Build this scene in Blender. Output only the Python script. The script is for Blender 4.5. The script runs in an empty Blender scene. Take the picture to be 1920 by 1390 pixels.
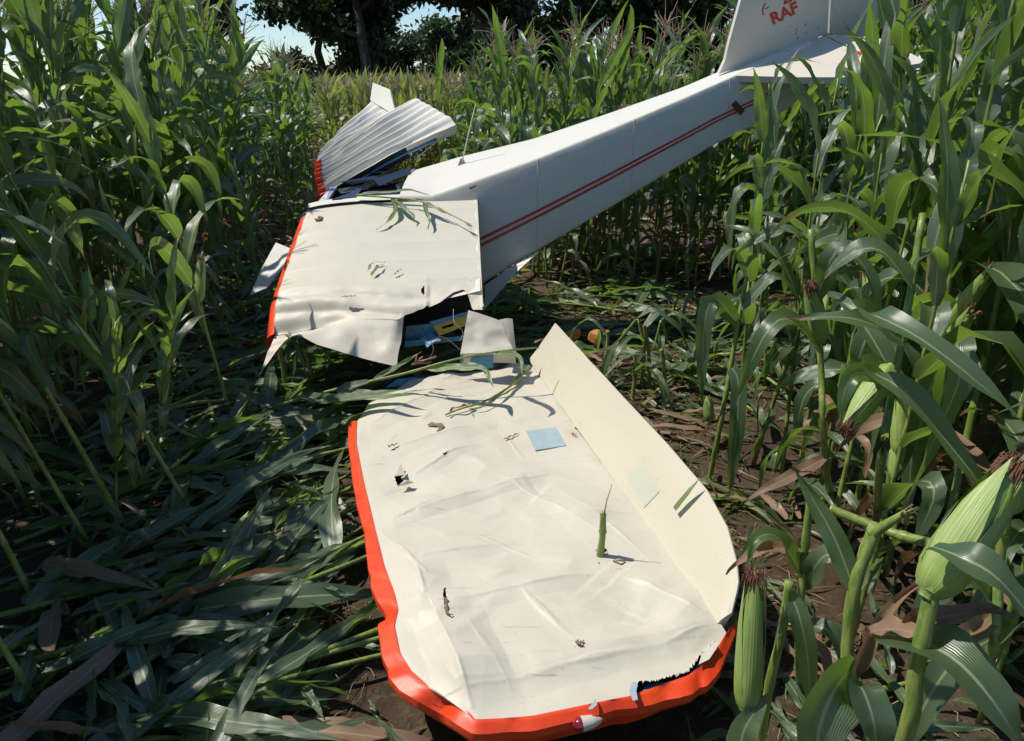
import bpy, math, random
import numpy as np
from mathutils import Vector, Matrix

R = math.radians
rng = np.random.default_rng(7)
random.seed(7)
sc = bpy.context.scene
col = sc.collection

# ------------------------------------------------------------------ camera
CAM_H, FPX, PITCH = 1.9, 1400.0, R(21.3)
cam_d = bpy.data.cameras.new('camera')
cam = bpy.data.objects.new('camera', cam_d); col.objects.link(cam)
cam.location = (0, 0, CAM_H)
cam.rotation_euler = (math.pi / 2 - PITCH, 0, 0)
cam_d.sensor_width = 36.0
cam_d.lens = 36.0 * FPX / 1920.0
cam_d.clip_start = 0.05
cam_d.clip_end = 3000
sc.camera = cam

# ------------------------------------------------------------------ sky and sun
SUN_EL, SUN_AZ = R(58), math.atan2(0.22, -0.97)      # direction towards the sun
sun_vec = Vector((math.cos(SUN_EL) * math.cos(SUN_AZ), math.cos(SUN_EL) * math.sin(SUN_AZ), math.sin(SUN_EL)))
world = bpy.data.worlds.new('World'); sc.world = world
world.use_nodes = True
wn = world.node_tree.nodes; wl = world.node_tree.links
bg = wn['Background']
sky = wn.new('ShaderNodeTexSky'); sky.sky_type = 'NISHITA'
sky.sun_disc = False
sky.sun_elevation = SUN_EL
sky.sun_rotation = math.atan2(sun_vec.x, sun_vec.y)
sky.air_density = 1.0; sky.dust_density = 0.0; sky.ozone_density = 1.6
tint = wn.new('ShaderNodeMix'); tint.data_type = 'RGBA'; tint.blend_type = 'MULTIPLY'; tint.inputs[0].default_value = 1.0
tint.inputs[7].default_value = (.76, .87, 1.0, 1)
wl.new(sky.outputs[0], tint.inputs[6]); wl.new(tint.outputs[2], bg.inputs[0])
bg.inputs[1].default_value = 0.128
sd = bpy.data.lights.new('sun', 'SUN'); sd.energy = 4.7; sd.angle = R(0.55); sd.color = (1.0, 0.94, 0.83)
sun = bpy.data.objects.new('sun', sd); col.objects.link(sun)
sun.rotation_euler = (-sun_vec).to_track_quat('-Z', 'Y').to_euler()
sc.view_settings.view_transform = 'Standard'
sc.view_settings.look = 'None'
sc.view_settings.exposure = 0.0
sc.view_settings.gamma = 1.0
sc.view_settings.use_curve_mapping = False
sc.render.engine = 'CYCLES'
sc.cycles.max_bounces = 5
sc.cycles.diffuse_bounces = 3
sc.cycles.glossy_bounces = 2
sc.cycles.transmission_bounces = 3
sc.cycles.transparent_max_bounces = 6
sc.cycles.use_denoising = True
sc.cycles.use_adaptive_sampling = True
sc.cycles.adaptive_threshold = 0.02
sc.cycles.caustics_reflective = False
sc.cycles.caustics_refractive = False

# ------------------------------------------------------------------ surveying helpers
fwv = np.array([0, math.cos(PITCH), -math.sin(PITCH)])
upv = np.array([0, math.sin(PITCH), math.cos(PITCH)])
CAM = np.array([0, 0, CAM_H])
def ray(x, y): return np.array([(x - 960) / FPX, 0, 0]) + fwv + upv * (695 - y) / FPX
def atY(x, y, Y): r = ray(x, y); return CAM + r * (Y / r[1])
def atZ(x, y, Z): r = ray(x, y); return CAM + r * ((Z - CAM_H) / r[2])
def onplane(x, y, p0, n): r = ray(x, y); return CAM + r * (((p0 - CAM) @ n) / (r @ n))
def proj(p):
    d = np.asarray(p, float) - CAM; z = d @ fwv
    return 960 + FPX * d[..., 0] / z, 695 - FPX * (d @ upv) / z, z

# ------------------------------------------------------------------ mesh helpers
def make_mesh(name, V, F, mat=None, UV=None, rnd=None, smooth=True):
    V = np.asarray(V, np.float32)
    me = bpy.data.meshes.new(name)
    if isinstance(F, np.ndarray) and F.ndim == 2:
        k = F.shape[1]; n = len(F)
        me.vertices.add(len(V)); me.vertices.foreach_set('co', V.ravel())
        me.loops.add(n * k); me.loops.foreach_set('vertex_index', F.astype(np.int32).ravel())
        me.polygons.add(n)
        me.polygons.foreach_set('loop_start', np.arange(0, n * k, k, dtype=np.int32))
        li = F.astype(np.int32).ravel()
    else:
        F = [tuple(int(i) for i in f) for f in F]
        me.from_pydata([tuple(map(float, v)) for v in V], [], F)
        li = np.array([i for f in F for i in f], np.int32)
    if UV is not None:
        ul = me.uv_layers.new(name='UVMap')
        ul.data.foreach_set('uv', np.asarray(UV, np.float32)[li].ravel())
    if rnd is not None:
        a = me.attributes.new('rnd', 'FLOAT', 'POINT')
        a.data.foreach_set('value', np.asarray(rnd, np.float32))
    me.update(calc_edges=True)
    me.validate(clean_customdata=False)
    if smooth: me.polygons.foreach_set('use_smooth', np.ones(len(me.polygons), bool))
    if mat: me.materials.append(mat)
    return me

def obj(name, me, parent=None, label=None, cat=None, group=None, kind=None, matrix=None):
    o = bpy.data.objects.new(name, me); col.objects.link(o)
    if parent is not None: o.parent = parent
    if matrix is not None: o.matrix_local = matrix
    if label: o['label'] = label
    if cat: o['category'] = cat
    if group: o['group'] = group
    if kind: o['kind'] = kind
    return o
def thing(name, loc, label, cat, group=None):
    o = bpy.data.objects.new(name, None); col.objects.link(o)
    o.location = loc; o.empty_display_size = 0.1
    o['label'] = label; o['category'] = cat
    if group: o['group'] = group
    return o
def part(name, V, F, mat, parent, UV=None, smooth=True, label=None, rnd=None):
    """part given in world coordinates, stored relative to its thing"""
    off = np.zeros(3); p = parent
    while p is not None:
        off += np.array(p.location); p = p.parent
    o = obj(name, make_mesh(name, np.asarray(V) - off, F, mat, UV, rnd, smooth), parent)
    if label: o['label'] = label
    return o

def grid_faces(nu, nv, closed_u=False):
    """vertex index = j*nu+i"""
    a = np.arange(nu * nv).reshape(nv, nu)
    if closed_u: a = np.concatenate([a, a[:, :1]], 1)
    return np.stack([a[:-1, :-1], a[:-1, 1:], a[1:, 1:], a[1:, :-1]], -1).reshape(-1, 4)
def cat(parts):
    Vs, Fs, n = [], [], 0
    for V, F in parts:
        Vs.append(np.asarray(V, float)); Fs.append(np.asarray(F) + n); n += len(V)
    return np.concatenate(Vs), np.concatenate(Fs)
def resample(P, n, closed=False):
    P = np.asarray(P, float)
    d = np.r_[0, np.cumsum(np.linalg.norm(np.diff(P, axis=0), axis=1))]
    t = np.linspace(0, d[-1], n)
    return np.stack([np.interp(t, d, P[:, k]) for k in range(P.shape[1])], 1)
def smooth_path(P, n):
    """Catmull-Rom through the points"""
    P = np.asarray(P, float)
    if len(P) < 3: return resample(P, n)
    Q = np.vstack([2 * P[0] - P[1], P, 2 * P[-1] - P[-2]]); out = []
    m = len(P) - 1
    for k in np.linspace(0, m - 1e-9, n * 3):
        i = int(k); t = k - i
        p0, p1, p2, p3 = Q[i], Q[i + 1], Q[i + 2], Q[i + 3]
        out.append(.5 * ((2 * p1) + (-p0 + p2) * t + (2 * p0 - 5 * p1 + 4 * p2 - p3) * t * t + (-p0 + 3 * p1 - 3 * p2 + p3) * t ** 3))
    return resample(np.array(out), n)
def tube(P, r, sides=6, cap=True):
    P = np.asarray(P, float); n = len(P)
    r = np.broadcast_to(np.asarray(r, float), (n,))
    T = np.gradient(P, axis=0); T /= np.linalg.norm(T, axis=1)[:, None] + 1e-9
    ref = np.array([0, 0, 1.0]) if abs(T[0, 2]) < .8 else np.array([1.0, 0, 0])
    V = []
    for i in range(n):
        a = np.cross(T[i], ref); a /= np.linalg.norm(a) + 1e-9; b = np.cross(T[i], a)
        ref = np.cross(a, T[i]) if False else ref
        ang = np.arange(sides) * 2 * np.pi / sides
        V.append(P[i] + r[i] * (np.cos(ang)[:, None] * a + np.sin(ang)[:, None] * b))
    V = np.concatenate(V); F = grid_faces(sides, n, True)
    if cap:
        c0 = len(V); V = np.vstack([V, P[0], P[-1]])
        k = np.arange(sides); k2 = (k + 1) % sides
        F = np.vstack([F, np.stack([np.full(sides, c0), k2, k, k], 1)[:, [0, 1, 2, 2]],
                       np.stack([np.full(sides, c0 + 1), (n - 1) * sides + k, (n - 1) * sides + k2, (n - 1) * sides + k2], 1)])
    return V, F
def fixq(F):
    """faces with a repeated last index become triangles"""
    return [f[:3] if f[2] == f[3] else f for f in np.asarray(F).tolist()]
def lathe(zr, sides=12):
    zr = np.asarray(zr, float); ang = np.arange(sides) * 2 * np.pi / sides
    V = np.concatenate([np.stack([r * np.cos(ang), r * np.sin(ang), np.full(sides, z)], 1) for z, r in zr])
    return V, grid_faces(sides, len(zr), True)
def slab(outline, nrm, th):
    """flat plate with real thickness from an outline of 3-D points"""
    P = np.asarray(outline, float); n = len(P); nrm = np.asarray(nrm, float) / np.linalg.norm(nrm)
    V = np.vstack([P, P - nrm * th])
    F = [tuple(range(n)), tuple(range(2 * n - 1, n - 1, -1))]
    F += [(i, i + n, (i + 1) % n + n, (i + 1) % n) for i in range(n)]
    return V, F
def inpoly(x, y, poly):
    poly = np.asarray(poly); c = np.zeros(np.shape(x), bool); j = len(poly) - 1
    for i in range(len(poly)):
        xi, yi = poly[i]; xj, yj = poly[j]
        c ^= ((yi > y) != (yj > y)) & (x < (xj - xi) * (y - yi) / (yj - yi + 1e-12) + xi); j = i
    return c
_tab = np.random.default_rng(3).random((256, 256))
def vnoise(x, y):
    xi = np.floor(x).astype(int); yi = np.floor(y).astype(int); fx = x - xi; fy = y - yi
    fx = fx * fx * (3 - 2 * fx); fy = fy * fy * (3 - 2 * fy)
    g = lambda a, b: _tab[a % 256, b % 256]
    return (g(xi, yi) * (1 - fx) + g(xi + 1, yi) * fx) * (1 - fy) + (g(xi, yi + 1) * (1 - fx) + g(xi + 1, yi + 1) * fx) * fy - .5
def fbm(x, y, o=4):
    s = 0; a = 1.0
    for k in range(o): s = s + a * vnoise(x * 2 ** k + 17 * k, y * 2 ** k + 31 * k); a *= .5
    return s

# ------------------------------------------------------------------ materials
def new_mat(name):
    m = bpy.data.materials.new(name); m.use_nodes = True
    nt = m.node_tree; b = nt.nodes['Principled BSDF']
    return m, nt, b
def N(nt, t, **kw):
    n = nt.nodes.new(t)
    for k, v in kw.items(): setattr(n, k, v)
    return n
def math_n(nt, op, a, b=None, clamp=False):
    n = N(nt, 'ShaderNodeMath', operation=op, use_clamp=clamp)
    for i, v in enumerate((a, b)):
        if v is None: continue
        if isinstance(v, (int, float)): n.inputs[i].default_value = v
        else: nt.links.new(v, n.inputs[i])
    return n.outputs[0]
def mixc(nt, fac, a, b):
    n = N(nt, 'ShaderNodeMix', data_type='RGBA')
    for i, v in ((0, fac), (6, a), (7, b)):
        if isinstance(v, (int, float)): n.inputs[i].default_value = v
        elif isinstance(v, tuple): n.inputs[i].default_value = (*v, 1)
        else: nt.links.new(v, n.inputs[i])
    return n.outputs[2]
def smoothstep(nt, v, lo, hi):
    n = N(nt, 'ShaderNodeMapRange', interpolation_type='SMOOTHSTEP')
    nt.links.new(v, n.inputs[0]); n.inputs[1].default_value = lo; n.inputs[2].default_value = hi
    return n.outputs[0]
def noise_n(nt, scale, detail=3, vec=None, rough=.5):
    n = N(nt, 'ShaderNodeTexNoise'); n.inputs['Scale'].default_value = scale; n.inputs['Detail'].default_value = detail
    n.inputs['Roughness'].default_value = rough
    if vec is not None: nt.links.new(vec, n.inputs['Vector'])
    return n.outputs[0]
def bump(nt, b, h, strength, dist):
    n = N(nt, 'ShaderNodeBump'); n.inputs['Strength'].default_value = strength; n.inputs['Distance'].default_value = dist
    nt.links.new(h, n.inputs['Height']); nt.links.new(n.outputs[0], b.inputs['Normal']); return n

def leaf_material(name, ca, cb, mid, tr, dry, rough=.4, trans=.38, tipdry=1.0):
    m, nt, b = new_mat(name)
    uv = N(nt, 'ShaderNodeUVMap'); sep = N(nt, 'ShaderNodeSeparateXYZ'); nt.links.new(uv.outputs[0], sep.inputs[0])
    u, v = sep.outputs[0], sep.outputs[1]
    at = N(nt, 'ShaderNodeAttribute', attribute_name='rnd'); oi = N(nt, 'ShaderNodeObjectInfo')
    r = math_n(nt, 'FRACT', math_n(nt, 'ADD', at.outputs['Fac'], oi.outputs['Random']))
    tc = N(nt, 'ShaderNodeTexCoord')
    nz = noise_n(nt, 14, 3, tc.outputs['Object'])
    f = math_n(nt, 'ADD', math_n(nt, 'MULTIPLY', r, .75), math_n(nt, 'MULTIPLY', math_n(nt, 'SUBTRACT', nz, .5), .9), True)
    c = mixc(nt, f, ca, cb)
    vein = math_n(nt, 'SINE', math_n(nt, 'MULTIPLY', u, 140.0))
    c = mixc(nt, math_n(nt, 'MULTIPLY', math_n(nt, 'ADD', vein, 1.0), .09), c, mid)
    du = math_n(nt, 'ABSOLUTE', math_n(nt, 'SUBTRACT', u, .5))
    midf = math_n(nt, 'SUBTRACT', 1.0, smoothstep(nt, du, .022, .05))
    midf = math_n(nt, 'MULTIPLY', midf, math_n(nt, 'SUBTRACT', 1.0, smoothstep(nt, v, .6, 1.0)))
    c = mixc(nt, math_n(nt, 'MULTIPLY', midf, .85), c, mid)
    # dry tips and margins
    dn = noise_n(nt, 22, 4, tc.outputs['Object'])
    dv = math_n(nt, 'ADD', math_n(nt, 'ADD', v, math_n(nt, 'MULTIPLY', math_n(nt, 'SUBTRACT', dn, .5), .5)), math_n(nt, 'MULTIPLY', r, .28))
    de = math_n(nt, 'ADD', math_n(nt, 'ADD', du, math_n(nt, 'MULTIPLY', math_n(nt, 'SUBTRACT', dn, .5), .35)), math_n(nt, 'MULTIPLY', r, .12))
    dry_f = math_n(nt, 'MAXIMUM', smoothstep(nt, dv, 1.05, 1.22), smoothstep(nt, de, .60, .66))
    dry_f = math_n(nt, 'MULTIPLY', dry_f, tipdry)
    c = mixc(nt, dry_f, c, dry)
    nt.links.new(c, b.inputs['Base Color'])
    b.inputs['Roughness'].default_value = rough
    b.inputs['Specular IOR Level'].default_value = 1.0
    b.inputs['Coat Weight'].default_value = .3; b.inputs['Coat Roughness'].default_value = .34
    h = math_n(nt, 'ADD', math_n(nt, 'MULTIPLY', vein, .5), math_n(nt, 'MULTIPLY', nz, 2.0))
    bump(nt, b, h, .35, .0025)
    t = N(nt, 'ShaderNodeBsdfTranslucent')
    tcx = mixc(nt, f, tr, tuple(x * .7 for x in tr)); tcx = mixc(nt, math_n(nt, 'MULTIPLY', midf, .6), tcx, mid)
    tcx = mixc(nt, dry_f, tcx, dry)
    nt.links.new(tcx, t.inputs[0])
    mx = N(nt, 'ShaderNodeMixShader'); mx.inputs[0].default_value = trans
    nt.links.new(b.outputs[0], mx.inputs[1]); nt.links.new(t.outputs[0], mx.inputs[2])
    nt.links.new(mx.outputs[0], nt.nodes['Material Output'].inputs[0])
    return m
def plain(name, c, rough=.5, c2=None, scale=8.0, bumps=0.0, bdist=.004, spec=.5, metal=0, stretch=None, coat=0):
    m, nt, b = new_mat(name)
    b.inputs['Roughness'].default_value = rough; b.inputs['Specular IOR Level'].default_value = spec
    b.inputs['Metallic'].default_value = metal; b.inputs['Coat Weight'].default_value = coat
    tc = N(nt, 'ShaderNodeTexCoord'); vec = tc.outputs['Object']
    if stretch:
        mp = N(nt, 'ShaderNodeMapping'); mp.inputs['Scale'].default_value = stretch
        nt.links.new(vec, mp.inputs[0]); vec = mp.outputs[0]
    nz = noise_n(nt, scale, 5, vec, .6)
    if c2: nt.links.new(mixc(nt, smoothstep(nt, nz, .35, .7), c, c2), b.inputs['Base Color'])
    else: b.inputs['Base Color'].default_value = (*c, 1)
    if bumps: bump(nt, b, nz, bumps, bdist)
    return m

M = {}
M['leaf'] = leaf_material('corn_leaf', (.045, .093, .040), (.118, .184, .093), (.42, .49, .28), (.26, .45, .045), (.32, .20, .09), .32, .41)
M['farleaf'] = leaf_material('pale_sunlit_corn_leaf', (.12, .145, .045), (.23, .235, .09), (.45, .45, .22), (.42, .50, .08), (.40, .27, .12), .4, .45)  # far corn's sunlit yellow put into the leaf colour; also pale litter
M['dry'] = leaf_material('dry_leaf', (.30, .17, .09), (.16, .08, .045), (.36, .26, .15), (.35, .18, .08), (.12, .07, .04), .65, .25)
M['stalk'] = plain('corn_stalk', (.125, .205, .035), .42, (.29, .33, .09), 11, .45, .004, stretch=(6, 6, 1.2))
M['stalk_dry'] = plain('dry_stalk', (.26, .24, .07), .6, (.34, .25, .12), 12, .3, .004, stretch=(6, 6, 1))
m, nt, b = new_mat('corn_husk'); M['husk'] = m
uv = N(nt, 'ShaderNodeUVMap'); mp = N(nt, 'ShaderNodeMapping'); mp.inputs['Scale'].default_value = (64, 1.0, 1); nt.links.new(uv.outputs[0], mp.inputs[0])
h1 = noise_n(nt, 1.0, 3, mp.outputs[0]); mp2 = N(nt, 'ShaderNodeMapping'); mp2.inputs['Scale'].default_value = (5, 1.5, 1); nt.links.new(uv.outputs[0], mp2.inputs[0])
h2 = noise_n(nt, 1.0, 3, mp2.outputs[0])
c = mixc(nt, smoothstep(nt, h1, .38, .65), (.22, .33, .07), (.28, .38, .095)); c = mixc(nt, smoothstep(nt, h2, .45, .75), c, (.42, .47, .20))
nt.links.new(c, b.inputs['Base Color']); b.inputs['Roughness'].default_value = .45
bump(nt, b, h1, .5, .004)
M['silk'] = plain('corn_silk', (.13, .05, .025), .7, (.26, .12, .06), 40)
M['tassel'] = plain('corn_tassel', (.33, .24, .13), .7, (.42, .27, .19), 40)
M['tassel_pink'] = plain('pink_tassel', (.42, .22, .16), .7, (.45, .3, .2), 40)
M['bark'] = plain('bark', (.055, .045, .035), .9, (.09, .075, .055), 6, .6, .05, stretch=(4, 4, .7))
M['twig'] = plain('straw', (.30, .23, .12), .8, (.17, .11, .06), 20)

def skin_material(name, base, dirt):
    m, nt, b = new_mat(name)
    tc = N(nt, 'ShaderNodeTexCoord')
    n1 = noise_n(nt, 3.0, 5, tc.outputs['Object'], .6); n2 = noise_n(nt, 55, 4, tc.outputs['Object'], .7)
    f = math_n(nt, 'MULTIPLY', smoothstep(nt, n1, .48, .85), .35)
    f2 = math_n(nt, 'MULTIPLY', smoothstep(nt, n2, .66, .76), .5)
    c = mixc(nt, f, base, dirt); c = mixc(nt, f2, c, tuple(x * .75 for x in dirt))
    mp = N(nt, 'ShaderNodeMapping'); mp.inputs['Scale'].default_value = (5, 60, 20); mp.inputs['Rotation'].default_value = (0, 0, .5); nt.links.new(tc.outputs['Object'], mp.inputs[0])
    sc1 = noise_n(nt, 1.0, 3, mp.outputs[0], .6)
    c = mixc(nt, math_n(nt, 'MULTIPLY', math_n(nt, 'MULTIPLY', smoothstep(nt, sc1, .66, .72), smoothstep(nt, n1, .45, .6)), .55), c, tuple(x * .55 for x in dirt))
    n4 = noise_n(nt, 170, 2, tc.outputs['Object'], .5)
    c = mixc(nt, math_n(nt, 'MULTIPLY', math_n(nt, 'MULTIPLY', smoothstep(nt, n4, .70, .74), smoothstep(nt, n1, .40, .62)), .8), c, (.16, .12, .07))
    nt.links.new(c, b.inputs['Base Color'])
    b.inputs['Roughness'].default_value = .52
    n3 = noise_n(nt, 9, 3, tc.outputs['Object'])
    bump(nt, b, n3, .25, .012)
    return m
M['white'] = skin_material('cream_white_paint', (.60, .555, .46), (.48, .43, .33))
M['grey_white'] = skin_material('cool_white_paint', (.67, .65, .575), (.54, .51, .43))
M['cream'] = skin_material('yellowed_cream_paint', (.585, .54, .43), (.50, .43, .30))
m, nt, b = new_mat('red_paint'); M['red'] = m
tc = N(nt, 'ShaderNodeTexCoord'); n1 = noise_n(nt, 7, 5, tc.outputs['Object'], .6); n2 = noise_n(nt, 60, 4, tc.outputs['Object'], .7)
c = mixc(nt, smoothstep(nt, n1, .35, .7), (.82, .075, .016), (.68, .046, .012))
c = mixc(nt, math_n(nt, 'MULTIPLY', smoothstep(nt, n2, .68, .72), .8), c, (.22, .06, .04)); n3 = noise_n(nt, 26, 5, tc.outputs['Object'], .8)
c = mixc(nt, math_n(nt, 'MULTIPLY', smoothstep(nt, n3, .70, .73), .8), c, (.62, .55, .48))
nt.links.new(c, b.inputs['Base Color']); b.inputs['Roughness'].default_value = .42; bump(nt, b, math_n(nt, 'ADD', n1, math_n(nt, 'MULTIPLY', n3, .3)), .35, .005)
M['stripe'] = plain('dark_red_stripe', (.55, .025, .02), .4)
M['brown'] = plain('brown_tape', (.12, .045, .025), .6)
M['blue'] = plain('blue_primer', (.06, .25, .42), .5, (.04, .16, .30), 9)
M['yellow'] = plain('yellow_primer', (.45, .36, .05), .5, (.34, .27, .05), 9)
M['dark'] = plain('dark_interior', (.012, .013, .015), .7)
M['plate'] = plain('blue_grey_plate', (.33, .42, .46), .45, (.38, .46, .49), 18)
M['patch'] = plain('pale_patch', (.52, .53, .43), .45)
M['metal'] = plain('aluminium', (.62, .63, .64), .35, (.5, .5, .5), 20, metal=.7)
M['rivet'] = plain('rivet', (.12, .12, .12), .5)
M['orange'] = plain('orange_foam', (.62, .27, .07), .8, (.5, .2, .05), 30, .4, .01)
M['crumb'] = plain('dry_clod', (.42, .34, .2), .9, (.25, .19, .1), 30, .5, .01)
m, nt, b = new_mat('tinted_plexiglass')
b.inputs['Base Color'].default_value = (.02, .025, .03, 1); b.inputs['Roughness'].default_value = .12; b.inputs['Coat Weight'].default_value = .6
M['plexi'] = m
m, nt, b = new_mat('red_lens')
b.inputs['Base Color'].default_value = (.22, .008, .02, 1); b.inputs['Roughness'].default_value = .08; b.inputs['Coat Weight'].default_value = .8
M['lens'] = m

# soil
m, nt, b = new_mat('soil'); M['soil'] = m
tc = N(nt, 'ShaderNodeTexCoord')
n1 = noise_n(nt, 2.2, 6, tc.outputs['Object'], .65); n2 = noise_n(nt, 28, 6, tc.outputs['Object'], .75)
c = mixc(nt, smoothstep(nt, n1, .35, .7), (.065, .042, .027), (.12, .082, .055))
c = mixc(nt, smoothstep(nt, n2, .5, .72), c, (.17, .125, .085))
nt.links.new(c, b.inputs['Base Color']); b.inputs['Roughness'].default_value = .95; b.inputs['Specular IOR Level'].default_value = .2
bump(nt, b, math_n(nt, 'ADD', n2, math_n(nt, 'MULTIPLY', n1, .8)), .9, .03)

# tree foliage
def foliage(name, a, bcol, tr):
    m, nt, b = new_mat(name)
    at = N(nt, 'ShaderNodeAttribute', attribute_name='rnd')
    nt.links.new(mixc(nt, at.outputs['Fac'], a, bcol), b.inputs['Base Color']); b.inputs['Roughness'].default_value = .55
    t = N(nt, 'ShaderNodeBsdfTranslucent'); t.inputs[0].default_value = (*tr, 1)
    mx = N(nt, 'ShaderNodeMixShader'); mx.inputs[0].default_value = .25
    nt.links.new(b.outputs[0], mx.inputs[1]); nt.links.new(t.outputs[0], mx.inputs[2])
    nt.links.new(mx.outputs[0], nt.nodes['Material Output'].inputs[0]); return m
M['oak'] = foliage('oak_foliage', (.016, .034, .012), (.04, .07, .022), (.05, .10, .02))
M['bush'] = foliage('bush_foliage', (.035, .07, .025), (.07, .12, .04), (.10, .18, .04))

# ------------------------------------------------------------------ ground
def ground_h(x, y):
    near = np.exp(-((x / 9) ** 2 + ((y - 4) / 11) ** 2))
    return near * (.035 * fbm(x * 1.3, y * 1.3, 3) + .022 * fbm(x * 6, y * 6, 3)) - .01
a = np.linspace(-1, 1, 241)
gx = 5.2 * a + 700 * np.sign(a) * np.abs(a) ** 7
gy = 4 + 7.5 * a + 900 * np.sign(a) * np.abs(a) ** 7
X, Y = np.meshgrid(gx, gy)
V = np.stack([X, Y, ground_h(X, Y)], -1).reshape(-1, 3)
obj('ground', make_mesh('ground', V, grid_faces(241, 241), M['soil']), kind='structure')

# ------------------------------------------------------------------ trees behind the field
def make_tree(x, y, h, crown_r, crown_lo, label, mat, seed, n_leaf=6000, leaf=.3, trunk_r=.3, lean=0.0):
    r = np.random.default_rng(seed)
    t = thing('broadleaf_tree', (x, y, 0), label, 'tree', 'trees behind the cornfield')
    parts = []; tips = []
    def branch(p, d, L, rad, lev):
        n = 6; pts = [p]
        for k in range(n):
            d = d + r.normal(0, .13, 3) + np.array([0, 0, .05]); d /= np.linalg.norm(d)
            pts.append(pts[-1] + d * L / n)
        pts = np.array(pts); parts.append(tube(pts, np.linspace(rad, rad * .45, n + 1), 6 if lev < 2 else 4, False))
        if lev >= 2:
            tips.extend(pts[2:]); 
        if lev < 3:
            for k in range((7, 5, 4)[lev]):
                q = r.uniform(.35 if lev else crown_lo / h, 1.0); i = min(int(q * n), n - 1)
                az = r.uniform(0, 2 * np.pi); el = r.uniform(.0, .75)
                nd = np.array([math.cos(az) * math.cos(el), math.sin(az) * math.cos(el), math.sin(el)])
                branch(pts[i], nd, L * r.uniform(.36, .55) if lev else crown_r * r.uniform(.7, 1.0), rad * (.45 if lev == 0 else .5), lev + 1)
    branch(np.array([0, 0, -.1]), np.array([lean, 0, 1.0]), h * .85, trunk_r, 0)
    Vt, Ft = cat(parts)
    part('trunk', Vt + np.array([x, y, 0]), Ft, M['bark'], t)
    tips = np.array(tips)
    c = tips[r.integers(0, len(tips), n_leaf)] + r.normal(0, .38, (n_leaf, 3))
    a1 = r.normal(0, 1, (n_leaf, 3)); a1 /= np.linalg.norm(a1, axis=1)[:, None]
    a2 = np.cross(a1, r.normal(0, 1, (n_leaf, 3))); a2 /= np.linalg.norm(a2, axis=1)[:, None]
    s = (leaf * r.uniform(.5, 1.2, n_leaf))[:, None]
    Vl = np.stack([c - a1 * s, c + a2 * s * .5, c + a1 * s, c - a2 * s * .5], 1).reshape(-1, 3)
    Fl = np.arange(n_leaf * 4).reshape(-1, 4)
    part('crown', Vl + np.array([x, y, 0]), Fl, mat, t, smooth=False, rnd=np.repeat(r.random(n_leaf), 4))
    return t
def px_x(px, Y): return atY(px, 150, Y)[0]
TREES = [
    (690, 48, 10.5, 4.6, 1.6, 'big dark oak with bare forked trunk between the two gaps of sky', 'oak', 1, 15000, .27, .42),
    (930, 46, 11, 6.0, 2.2, 'dark spreading tree right of the sky gap, branch reaching left', 'oak', 2, 17000, .27, .5),
    (600, 56, 9.5, 4.4, 1.0, 'low dark leafy tree just left of the big forked oak', 'oak', 3, 13000, .28, .35),
    (405, 50, 9, 4.2, 1.6, 'dark tree at upper left behind the corn tassels', 'oak', 4, 11000, .28, .35),
    (1060, 50, 11, 5.2, 1.0, 'dense dark tree behind the corn above the middle of the tail boom', 'oak', 5, 14000, .28, .4),
    (1190, 54, 11, 5.2, 1.0, 'dense dark tree second left from the tail fin', 'oak', 6, 14000, .28, .4),
    (1330, 50, 11, 5.2, 1.0, 'dense dark tree directly left of the tail fin', 'oak', 8, 14000, .28, .4),
    (1470, 56, 11, 5.2, 1.0, 'dark tree hidden behind the tail fin', 'oak', 15, 12000, .28, .4),
    (1640, 54, 11, 5.4, 1.0, 'dark tree just right of the rudder behind the corn', 'oak', 16, 13000, .28, .4),
    (1830, 56, 11, 5.4, 1.0, 'dark tree at the upper right corner behind the corn', 'oak', 17, 13000, .28, .4),
    (752, 84, 6.2, 2.8, .6, 'pale green pointed small tree left in the sky gap', 'bush', 9, 8000, .26, .2),
    (800, 80, 5.6, 3.0, .5, 'pale green rounded small tree in the middle of the sky gap', 'bush', 10, 8000, .26, .2),
    (850, 66, 6.6, 3.2, .6, 'mid green tree right in the sky gap under the long branch', 'bush', 11, 9000, .26, .25),
    (668, 58, 5.6, 3.4, .3, 'low dark bush at the foot of the big forked oak', 'oak', 12, 10000, .28, .25),
    (980, 58, 6.0, 3.6, .3, 'low dark bush under the spreading tree right of the sky gap', 'oak', 13, 10000, .28, .25),
    (715, 62, 5.2, 3.2, .3, 'low dark bush right of the forked oak trunk', 'oak', 14, 9000, .28, .25),
]
for (px, Yd, h, cr, lo, lab, mk, sd_, nl, ls, tr) in TREES:
    make_tree(px_x(px, Yd), Yd, h, cr, lo, lab, M[mk], sd_, nl, ls, tr)

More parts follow.
